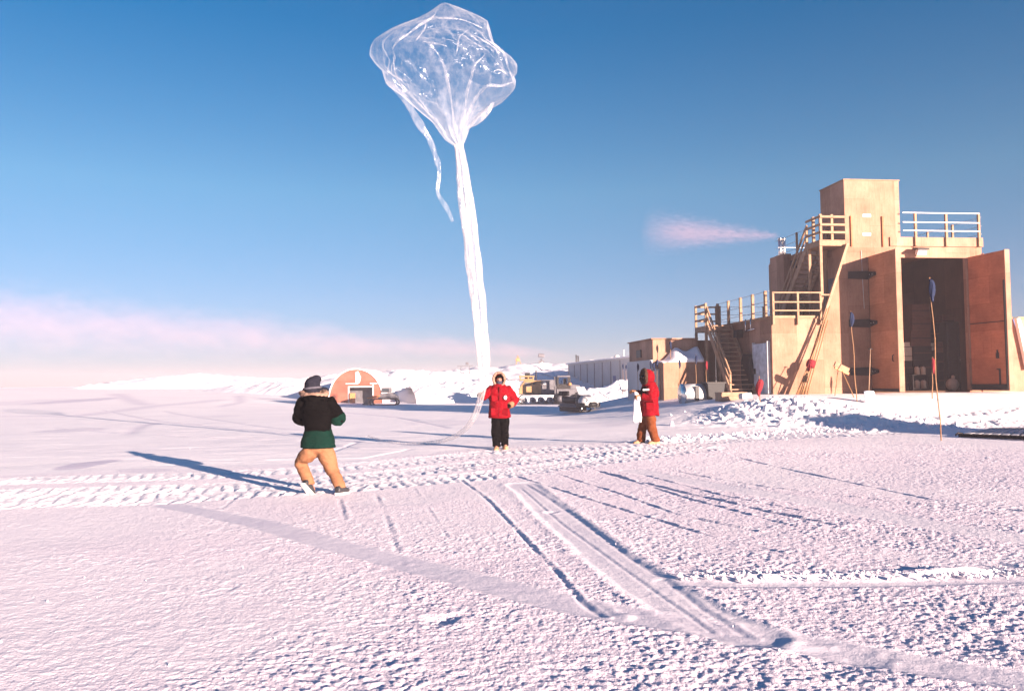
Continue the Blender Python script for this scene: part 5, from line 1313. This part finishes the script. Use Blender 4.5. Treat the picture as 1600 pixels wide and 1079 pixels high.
# ================================================================== VEHICLES
def wheel_row(t, xs, z, r, w_, y, mat, hub):
    for x in xs:
        o = MB().tube([(x, y - w_ / 2, z), (x, y + w_ / 2, z)], r, 20).build('road_wheel', mat, t)
        MB().tube([(x, y - w_ / 2 - .03, z), (x, y - w_ / 2 - .002, z)], r * .55, 16).build('hub', hub, o)
def track_loop(t, x0, x1, z0, z1, y, w_):
    r_ = (z1 - z0) / 2; zc = (z0 + z1) / 2; pts = []
    for k in range(11): a = math.pi / 2 + math.pi * k / 10; pts.append((x0 + r_ + r_ * math.cos(a), zc + r_ * math.sin(a)))
    for k in range(11): a = -math.pi / 2 + math.pi * k / 10; pts.append((x1 - r_ + r_ * math.cos(a), zc + r_ * math.sin(a)))
    inner = [(x0 + r_ + (x - x0 - r_) * 1 if False else x - .07 * (1 if x > (x0 + x1) / 2 else -1), zc + (z - zc) * .84) for x, z in pts]
    mb = MB(); rings = [[Vector((ox, y - w_ / 2, oz)), Vector((ox, y + w_ / 2, oz)), Vector((ix, y + w_ / 2, iz)), Vector((ix, y - w_ / 2, iz))] for (ox, oz), (ix, iz) in zip(pts, inner)]
    mb.loft(rings + [rings[0]], False, False)
    n = len(pts)
    for k in range(n):
        (xa, za), (xb, zb) = pts[k], pts[(k + 1) % n]; L = math.hypot(xb - xa, zb - za); m = max(1, int(L / .22)); ang = math.atan2(zb - za, xb - xa)
        for q in range(m):
            f = (q + .5) / m; nx, nz = -math.sin(ang), math.cos(ang); nx, nz = (nx, nz) if (nx * (xa + (xb - xa) * f - (x0 + x1) / 2) + nz * (za + (zb - za) * f - zc)) > 0 else (-nx, -nz)
            mb.box((xa + (xb - xa) * f + nx * .03, y, za + (zb - za) * f + nz * .03), (.06, w_ * 1.04, .06), (0, -ang, 0))
    return mb.build('track', M['track'], t)
# yellow tracked tractor, facing left
YV = 78.0; pv_ = at_ground(845, YV); sv_ = YV / FPX
def vx(px): return (px - 845) * sv_
def vz(py): return at(845, py, YV).z - pv_.z
t = thing('tracked_tractor', 'yellow tracked tractor with a glazed cab and grey rear deck', 'tractor', pv_ - Vector((0, 0, .05)))
for y in (-1.0, 1.0):
    track_loop(t, vx(810), vx(882), .0, 1.0, y, .6); wheel_row(t, [vx(x) for x in (818.5, 832, 845, 859, 872)], .42, .33, .18, y - .22, M['whitepaint'], M['greymach'])
b_ = MB(); b_.prism([(vx(810), -1.1, 1.05), (vx(812), -1.1, 1.7), (vx(819), -1.1, 2.35), (vx(845), -1.1, 2.35), (vx(845), -1.1, 1.05)], (0, 2.2, 0)); b_.build('engine_body', M['yellow'], t, bevel=.04)
MB().bx(vx(845) + .01, vx(866), -1.12, 1.12, 1.05, 2.4).build('rear_deck', M['greymach'], t, bevel=.04)
MB().bx(vx(819.5), vx(828), -1.125, -1.105, 1.75, 2.15).build('side_grille', M['greymach'], t)
MB().bx(vx(832), vx(836), -1.125, -1.105, 1.95, 2.2).build('louvre', M['black'], t)
MB().bx(vx(848), vx(852), -1.145, -1.125, 1.95, 2.25).build('sticker', M['whitepaint'], t)
MB().bx(vx(809), vx(885), -1.35, -1.13, .98, 1.045).bx(vx(809), vx(885), 1.13, 1.35, .98, 1.045).build('fender', M['greymach'], t)
cabz = vz(588)
mb = MB(); x0, x1 = vx(813), vx(833)
for x in (x0, (x0 + x1) / 2 + .15, x1):
    for y in (-.95, .95): mb.bx(x - .06, x + .06, y - .05, y + .05, 2.353, cabz)
mb.bx(x0 - .05, x1 + .05, -.99, .99, 2.353, 2.5)
cb_ = mb.build('cab_frame', M['yellow'], t)
MB().bx(x0 - .12, x1 + .12, -1.05, 1.05, cabz + .003, cabz + .14).build('cab_roof', M['yellow'], t, bevel=.03)
MB().bx(x0 + .45, x0 + .95, -.3, .3, 2.505, 3.1).build('seat', M['black'], t)
MB().bx((x0 + x1) / 2 + .22, x1 - .07, -.96, -.94, 2.6, cabz - .08).build('side_window', M['glass'], t)
MB().tube([(vx(838), .5, 2.352), (vx(838), .5, 3.3)], .06, 10).build('exhaust_stack', M['black_iron'], t)
MB().bx(vx(803), vx(806), -1.4, 1.4, .15, 1.1).bar((vx(806), -.7, .5), (vx(815), -.7, .5), .1, .15).bar((vx(806), .7, .5), (vx(815), .7, .5), .1, .15).build('blade', M['yellow'], t)
# dark forklift behind the snowmobile
YF = 74.0; pf = at_ground(880, YF); sf = YF / FPX
t = thing('forklift', 'dark grey forklift with an open framed cab behind the snowmobile', 'forklift', pf)
fx = lambda px: (px - 880) * sf
ztop = at(880, 589, YF).z - pf.z
for y in (-.8, .8):
    for x, r_ in ((fx(874), .55), (fx(900), .5)):
        o = MB().tube([(x, y - .2, r_), (x, y + .2, r_)], r_, 22).build('wheel', M['black'], t); MB().tube([(x, y - .23, r_), (x, y - .205, r_)], r_ * .5, 16).build('hub', M['greymach'], o)
MB().bx(fx(869), fx(905), -.72, .72, .5, 1.45).prism([(fx(889), -.7, 1.45), (fx(889), -.7, 1.9), (fx(905), -.7, 1.75), (fx(905), -.7, 1.45)], (0, 1.4, 0)).build('body', M['greymach'], t, bevel=.04)
mb = MB()
for x in (fx(871), fx(889)):
    for y in (-.7, .7): mb.bx(x - .09, x + .09, y - .07, y + .07, 1.453, ztop)
mb.bx(fx(871) + .05, fx(889) - .05, -.76, -.64, 1.453, 1.9).bx(fx(871) + .05, fx(889) - .05, .64, .76, 1.453, 1.9).bx(fx(889) - .06, fx(889) + .06, -.68, .68, 1.46, 1.8); mb.build('cab_frame', M['black_iron'], t)
MB().bx(fx(870), fx(890), -.85, .85, ztop + .003, ztop + .15).build('cab_roof', M['greymach'], t, bevel=.03)
MB().bx(fx(880), fx(885), -.3, .3, 1.453, 2.4).build('seat', M['black'], t); MB().tube([(fx(876), 0, 1.46), (fx(877), 0, 2.2)], .04, 8).build('steering_column', M['black'], t)
MB().tube([(fx(887), -.78, 1.85), (fx(891), -.95, 1.9)], .11, 12).build('work_lamp', M['orange'], t)
MB().bx(fx(866), fx(868), -.6, -.45, .15, 2.6).bx(fx(866), fx(868), .45, .6, .15, 2.6).build('mast', M['greymach'], t)
# snowmobile, nose towards us and right
YS = 43.0; ps = at_ground(903, YS); 
t = thing('snowmobile', 'dark snowmobile with a pale hood and windscreen parked on the snow', 'snowmobile', ps, R(-58))
# local +x = forward
mb = MB(); rg = []
for x, w_, z0, z1 in ((1.45, .12, .38, .46), (1.30, .34, .30, .56), (1.0, .46, .26, .74), (.65, .50, .25, .90), (.35, .46, .25, .96)):
    rg.append([Vector((x, w_ * c, z0 + (z1 - z0) * zf)) for c, zf in ((-.8, 0), (.8, 0), (1, .25), (1, .6), (.55, 1), (-.55, 1), (-1, .6), (-1, .25))])
mb.loft(rg); mb.build('hood', M['black'], t)
mb = MB(); mb.loft([[v_ + Vector((.012, 0, .012)) for v_ in r_] for r_ in rg[1:4]]); mb.build('nose_panel', M['whitepaint'], t)
MB().bx(.55, 1.25, -.515, -.49, .3, .5).bx(.55, 1.25, .49, .515, .3, .5).bx(1.2, 1.47, -.30, .30, .24, .33).build('hood_trim', M['black'], t)
for y in (-.2, .2): MB().ell((1.20, y, .60), (.10, .12, .07)).build('headlight', M['lens'], t)
mb = MB(); mb.loft([[Vector((.62 - .28 * f, (.34 - .05 * f) * s_, .92 + .42 * f)) + Vector((o, 0, 0)) for s_, o in ((-1, -.12), (-.5, 0), (.5, 0), (1, -.12), (1, -.14), (.5, -.025), (-.5, -.025), (-1, -.14))] for f in (0, .5, 1)], False); mb.build('windscreen', M['greypanel'], t)
mb = MB(); mb.loft([[Vector((x, w_ * c, z0 + (z1 - z0) * zf)) for c, zf in ((-.8, 0), (.8, 0), (1, .7), (.7, 1), (-.7, 1), (-1, .7))] for x, w_, z0, z1 in ((.3, .24, .45, .86), (-.1, .26, .45, .76), (-.9, .27, .45, .78), (-1.25, .22, .48, .84))]); mb.build('seat', M['black'], t)
MB().bx(-1.4, .5, -.27, .27, .32, .445).bx(-1.2, .5, -.5, -.275, .26, .33).bx(-1.2, .5, .275, .5, .26, .33).build('tunnel', M['greymach'], t, bevel=.02)
mb = MB(); mb.loft([[Vector((x, y, z)) for y in (-.24, .24) for z in ((0, .3) if y < 0 else (.3, 0))] for x in (-1.45, -1.3, .2, .45)], False); mb.build('drive_track', M['track'], t, bevel=.05)
for y in (-.48, .48):
    sk = MB(); sk.loft([[Vector((x, y + w_ * c, z + d)) for c, d in ((-1, 0), (1, 0), (1, .03), (-1, .03))] for x, w_, z in ((.35, .06, .04), (.5, .08, .01), (1.35, .08, .01), (1.6, .07, .09), (1.75, .05, .2))], False)
    so = sk.build('ski', M['black_iron'], t)
    MB().tube([(.9, y, .05), (.85, y * .75, .42)], .035, 8).build('strut', M['steel'], so)
MB().tube([(.30, -.42, 1.0), (.36, -.2, 1.05), (.36, .2, 1.05), (.30, .42, 1.0)], .025, 8).build('handlebar', M['black'], t)
MB().box((-1.3, 0, .98), (.35, .5, .25)).build('cargo_box', M['black'], t, bevel=.03)

# ------------------------------------------------------------------ arched hut with a red end wall, and the loader before it
YH = 86.0; ph_ = at_ground(556, YH); sh_ = YH / FPX; zh = at(556, 577, YH).z; zg = at(556, 630, YH).z
t = thing('arched_hut', 'arched hut with a red boarded end wall half buried in snow', 'building', (ph_.x, YH, zg))
rad, hh = 41.5 * sh_, zh - zg
def arch(r1, h1, n=30): return [(r1 * math.cos(math.pi * k / n), h1 * math.sin(math.pi * k / n) ** .85) for k in range(n + 1)]
dx0, dx1, dzt = (546 - 556) * sh_, (582 - 556) * sh_, at(556, 605, YH).z - zg
outl = arch(rad, hh)
mb = MB()
left = [(x, z) for x, z in outl if x < dx0]; right = [(x, z) for x, z in outl if x > dx1]; top = [(x, z) for x, z in outl if dx0 <= x <= dx1]
ztl = np.interp(dx0, [x for x, _ in outl[::-1]], [z for _, z in outl[::-1]]); ztr = np.interp(dx1, [x for x, _ in outl[::-1]], [z for _, z in outl[::-1]])
mb.prism([(x, 0, z) for x, z in [(dx0, 0), (dx0, ztl)] + left], (0, .2, 0)); mb.prism([(x, 0, z) for x, z in right + [(dx1, ztr), (dx1, 0)]], (0, .2, 0)); mb.prism([(x, 0, z) for x, z in [(dx0, dzt), (dx1, dzt), (dx1, ztr)] + top + [(dx0, ztl)]], (0, .2, 0))
mb.build('end_wall', M['redwood'], t)
mb = MB(); rings = []
for y in (-.12, 9):
    rings.append([Vector((x, y, z)) for x, z in arch(rad + .12, hh + .12)] + [Vector((x, y, z)) for x, z in arch(rad + .01, hh + .01)[::-1]])
mb.loft(rings, False); mb.build('roof_shell', M['drift'], t)
f_ = MB(); f_.bx(dx0 - .16, dx0, -.05, -.003, 0, dzt + .15).bx(dx1, dx1 + .14, -.05, -.003, dzt - .9, dzt + .3).bx(dx0 + .002, dx1 - .002, -.05, -.003, dzt + .0, dzt + .14); f_.build('door_frame', M['greypanel'], t)
MB().bx(dx0 + .1, dx0 + .65, -.3, -.1, 0, dzt - .6).build('door', M['orange'], t)
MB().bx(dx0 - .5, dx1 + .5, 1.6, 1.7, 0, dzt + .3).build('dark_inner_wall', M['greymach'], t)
for (xa, xb) in ((540, 560), (578, 590)):
    MB().bx((xa - 556) * sh_, (xb - 556) * sh_, -.06, -.004, dzt + .35, dzt + .47).build('ledger_board', M['greypanel'], t)
MB().prism([(.0, -.06, dzt + .5), (.42, -.06, dzt + .5), (.55, -.06, dzt + 1.1), (.25, -.06, dzt + 1.75), (-.05, -.06, dzt + 1.6)], (0, .05, 0)).build('snow_patch', M['drift'], t)
YL = 80.0; pL = at_ground(600, YL); sl = YL / FPX
t = thing('loader', 'dull grey tracked loader with an orange arm before the arched hut', 'loader', pL)
lx = lambda px: (px - 600) * sl
for y in (-.8, .8): track_loop(t, lx(580), lx(622), 0, .62, y, .45)
MB().prism([(lx(592), -.75, .63), (lx(595), -.75, 1.15), (lx(612), -.75, 1.25), (lx(621), -.75, .9), (lx(622), -.75, .63)], (0, 1.5, 0)).build('body', M['greymach'], t, bevel=.04)
MB().bx(lx(597), lx(611), -.62, .62, 1.253, 1.75).build('cab', M['greymach'], t, bevel=.06)
MB().bx(lx(599), lx(609), -.635, -.623, 1.35, 1.66).build('cab_window', M['glass'], t)
for yy in (-.85, .85): MB().bar((lx(596), yy, .95), (lx(576), yy, .70), .10, .16).build('lift_arm', M['orange'], t)
MB().prism([(lx(568), -1.0, .1), (lx(577), -1.0, .05), (lx(578), -1.0, .75), (lx(574), -1.0, .45)], (0, 2.0, 0)).build('bucket', M['greymach'], t)

# ------------------------------------------------------------------ station things on and before the far bank
A_, B_ = at(889, 600, 125), at(1003, 600, 86); A_.z = B_.z = 0
d = (B_ - A_); L = d.length; rz = math.atan2(d.y, d.x); zt = at(889, 571, 125).z
t = thing('panel_building', 'long grey panelled building in shade before the far bank', 'building', (A_.x, A_.y, -1), rz)
MB().bx(0, L, 0, 6, 0, zt + 1).build('wall', M['greypanel'], t)
MB().bx(-.1, L + .1, -.1, 6.1, zt + 1.004, zt + 1.2).build('roof_edge', M['whitepaint'], t)
mb = MB(); n = 9
for k in range(n + 1): mb.bx(L * k / n - .06, L * k / n + .06, -.07, -.004, 0, zt + 1)
mb.build('panel_seam', M['greymach'], t)
MB().bx(L - 12, L - 10.8, -.05, -.004, 1.5, 3.2).build('door', M['bluepaint'], t)
MB().bx(0.3, L, -.4, 6.2, zt + 1.203, zt + 1.36).build('roof_snow', M['drift'], t)
YT = 148.0
def top_at(px, py): return at(px, py, YT)
def far(name, label, cat, px, py_base, sink=.5, rz=0, group=None):
    p = top_at(px, py_base); return thing(name, label, cat, p - Vector((0, 0, sink)), rz, group)
s_ = YT / FPX
t = far('radar_dish', 'grey box shaped antenna on a mast at the bank top', 'antenna', 846, 566)
MB().tube([(0, 0, 0), (0, 0, .5 + 6 * s_)], .16, 8).build('mast', M['greymach'], t); MB().box((0, 0, .7 + 9 * s_), (1.15, .8, .7), (0, R(6), 0)).build('antenna_head', M['greymach'], t, bevel=.12); MB().bx(-.5, .5, -.35, .35, .35, .5 + 2.5 * s_).build('base_cabinet', M['greymach'], t)
t = far('survey_tripod', 'small orange frame standing on the bank top above the red parka', 'frame', 809, 567)
for a in (0, 2.1, 4.2): MB().tube([(.7 * math.cos(a), .7 * math.sin(a), 0), (0, 0, 1.9)], .07, 6).build('leg', M['orange'], t)
MB().box((0, 0, 1.1), (.75, .55, .6)).build('box', M['orange'], t, bevel=.04)
for i, px in enumerate((900.5, 903.5)):
    t = far('smoke_stack', ['left of the two dark stacks smoking on the far bank', 'right of the two dark stacks smoking on the far bank'][i], 'chimney', px, 566, .6, 0, 'dark stacks on the far bank')
    MB().tube([(0, 0, 0), (0, 0, .6 + (10 - i * 1.5) * s_)], .13, 10).build('pipe', M['black_iron'], t); MB().tube([(0, 0, .62 + (10 - i * 1.5) * s_), (0, 0, .80 + (10 - i * 1.5) * s_)], .17, 10).build('cowl', M['black_iron'], t)
t = far('radio_mast', 'white slender mast beside the red and white hut on the far bank', 'mast', 975, 568)
MB().tube([(0, 0, 0), (0, 0, .5 + 22 * s_)], [.20, .13], 10).build('mast', M['whitepaint'], t); MB().bx(-.3, .3, -.3, .3, .0, .9).build('footing', M['greymach'], t)
t = far('red_hut', 'small red and white hut on the far bank', 'hut', 956, 568)
MB().bx(-1.0, 1.0, -.8, .8, 0, .5 + 7 * s_).build('wall', M['orange'], t); MB().prism([(-1.1, -.9, .504 + 7 * s_), (1.1, -.9, .504 + 7 * s_), (0, -.9, .85 + 7 * s_)], (0, 1.8, 0)).build('roof', M['whitepaint'], t); MB().bx(.2, .8, -.83, -.804, .4, 1.1).build('door', M['whitepaint'], t)
t = far('white_dome', 'white radome beside the slender mast', 'dome', 964, 568)
MB().ell((0, 0, .5 + 8 * s_), (.62, .62, .72), None, 18, 12).build('shell', M['whitepaint'], t); MB().tube([(0, 0, 0), (0, 0, .4 + 4 * s_)], .45, 14).build('plinth', M['greymach'], t)
t = far('pink_crate', 'small pale crate on the far bank left of the red hut', 'crate', 926, 567)
MB().bx(-.5, .5, -.4, .4, 0, 1.1).build('case', M['whitepaint'], t, bevel=.03); MB().bx(-.3, .3, -.43, -.404, .6, .95).build('panel', M['orange'], t)
YT = 112.0; s_ = YT / FPX
t = far('weather_frame', 'grey instrument frame on the bank left of the balloon neck', 'frame', 729, 578)
mb = MB(); mb.bar((-1.3, 0, .5 + 6 * s_), (.9, 0, .5 + 7 * s_), .09, .09); mb.build('crossbar', M['greymach'], t)
for x in (-.8, .4): MB().bar((x, 0, 0), (x, 0, .5 + 6 * s_), .08, .08).build('leg', M['greymach'], t)
MB().box((.1, 0, .7 + 8 * s_), (.45, .35, .35)).build('sensor_box', M['greymach'], t, bevel=.04)
# containers half seen beyond the right door leaf
p = at_ground(1600, 50); q = at(1592, 495, 50)
for i, (mat, xa, xb, lab) in enumerate((('bluepaint', 1580, 1594, 'blue container just beyond the right door leaf'), ('yellow', 1594.3, 1640, 'yellow orange container at the far right edge'))):
    a = at(xa, 495, 50 + i * .0); b2_ = at(xb, 495, 50); o = at_ground((xa + xb) / 2, 50)
    t = thing('container', lab, 'container', (o.x, 50, o.z), 0, 'containers beyond the building')
    hw = (b2_.x - a.x) / 2; hz_ = a.z - o.z; MB().bx(-hw, hw, 0, 4, 0, hz_).build('body', M[mat], t, bevel=.02)
    MB().bx(-hw - .004, -hw + .1, -.06, -.004, 0, hz_).bx(hw - .1, hw - .01, -.06, -.004, 0, hz_).bx(-hw + .102, hw - .102, -.06, -.004, hz_ - .12, hz_).build('frame', M['black_iron'] if i == 0 else M['orange'], t)

# ================================================================== STEAM AND HAZE
def plume(name, a, b_, r0, r1, dens, seed, col=(.92, .60, .64), sc=2.0, thin=1.6, soft=1.0):
    """steam drifting from a to b, widening: a closed tapered tube holding an uneven volume"""
    a, b_ = Vector(a), Vector(b_); d = b_ - a; L = d.length
    mb = MB(); rg = []
    for k in range(13):
        f = k / 12; r_ = (r0 + (r1 - r0) * f) * (.25 if k in (0, 12) else 1)
        rg.append([Vector((L * f, r_ * math.cos(2 * math.pi * j / 20), r_ * math.sin(2 * math.pi * j / 20))) for j in range(20)])
    mb.loft(rg)
    m = bpy.data.materials.new(name); m.use_nodes = True; t = m.node_tree; t.nodes.clear(); lk = t.links
    o_ = N(t, 'ShaderNodeOutputMaterial'); pv = N(t, 'ShaderNodeVolumePrincipled'); lk.new(pv.outputs[0], o_.inputs['Volume'])
    pv.inputs['Color'].default_value = (*col, 1); pv.inputs['Anisotropy'].default_value = 0.0
    v = coords(t); sp = N(t, 'ShaderNodeSeparateXYZ'); lk.new(v, sp.inputs[0])
    f = mathn(t, 'DIVIDE', sp.outputs[0], L); rr = mathn(t, 'ADD', mathn(t, 'MULTIPLY', f, r1 - r0), r0)
    rd = mathn(t, 'SQRT', mathn(t, 'ADD', mathn(t, 'POWER', mathn(t, 'ABSOLUTE', sp.outputs[1]), 2.0), mathn(t, 'POWER', mathn(t, 'ABSOLUTE', sp.outputs[2]), 2.0)))
    fall = mathn(t, 'SUBTRACT', 1.0, mathn(t, 'DIVIDE', rd, rr), True)
    nz = noise(t, mapped(t, v, (sc / L, sc * 2.6 / L, sc * 2.6 / L)), 3.0, 5, 0.6)
    # erode the edge with the noise
    e = mathn(t, 'MULTIPLY', mathn(t, 'SUBTRACT', mathn(t, 'ADD', mathn(t, 'MULTIPLY', nz, 2.6 / soft), mathn(t, 'MULTIPLY', fall, .9)), 1.55 / soft ** .8), 1.8 / soft, True)
    e = mathn(t, 'MULTIPLY', e, mathn(t, 'POWER', fall, .7 * soft))
    fade = mathn(t, 'MULTIPLY', mathn(t, 'MULTIPLY', mathn(t, 'SUBTRACT', 1.0, f, True), 3.0, True), mathn(t, 'MULTIPLY', f, 14.0, True))
    thinf = mathn(t, 'POWER', mathn(t, 'DIVIDE', r0, rr), thin)
    lk.new(mathn(t, 'MULTIPLY', mathn(t, 'MULTIPLY', mathn(t, 'MULTIPLY', e, fade), thinf), dens), pv.inputs['Density'])
    o = mb.build(name, m); o.location = a
    o.rotation_euler = d.to_track_quat('X', 'Z').to_euler(); tag(o, kind='stuff'); return o
tp = BW((uc1 + uc2) / 2, 8.5, zc_ + .12)
plume('steam_plume', tp, at(1000, 362, 46), .34, 2.2, .85, 1, soft=1.25, sc=6.0, thin=0.45)
plume('steam_plume', at(904, 556, 148), at(-300, 485, 200), 1.6, 20, 0.30, 2, soft=1.5, sc=8.0, thin=0.95)
hz = MB().bx(-400, 400, -60, 900, -2.4, 13).build('haze', None)
tag(hz, kind='stuff')
m = bpy.data.materials.new('haze'); m.use_nodes = True; t = m.node_tree; t.nodes.clear()
o_ = N(t, 'ShaderNodeOutputMaterial'); pv = N(t, 'ShaderNodeVolumePrincipled'); t.links.new(pv.outputs[0], o_.inputs['Volume'])
pv.inputs['Color'].default_value = (.60, .55, .60, 1); pv.inputs['Density'].default_value = 0.0013; pv.inputs['Anisotropy'].default_value = 0.0
hz.data.materials.append(m)
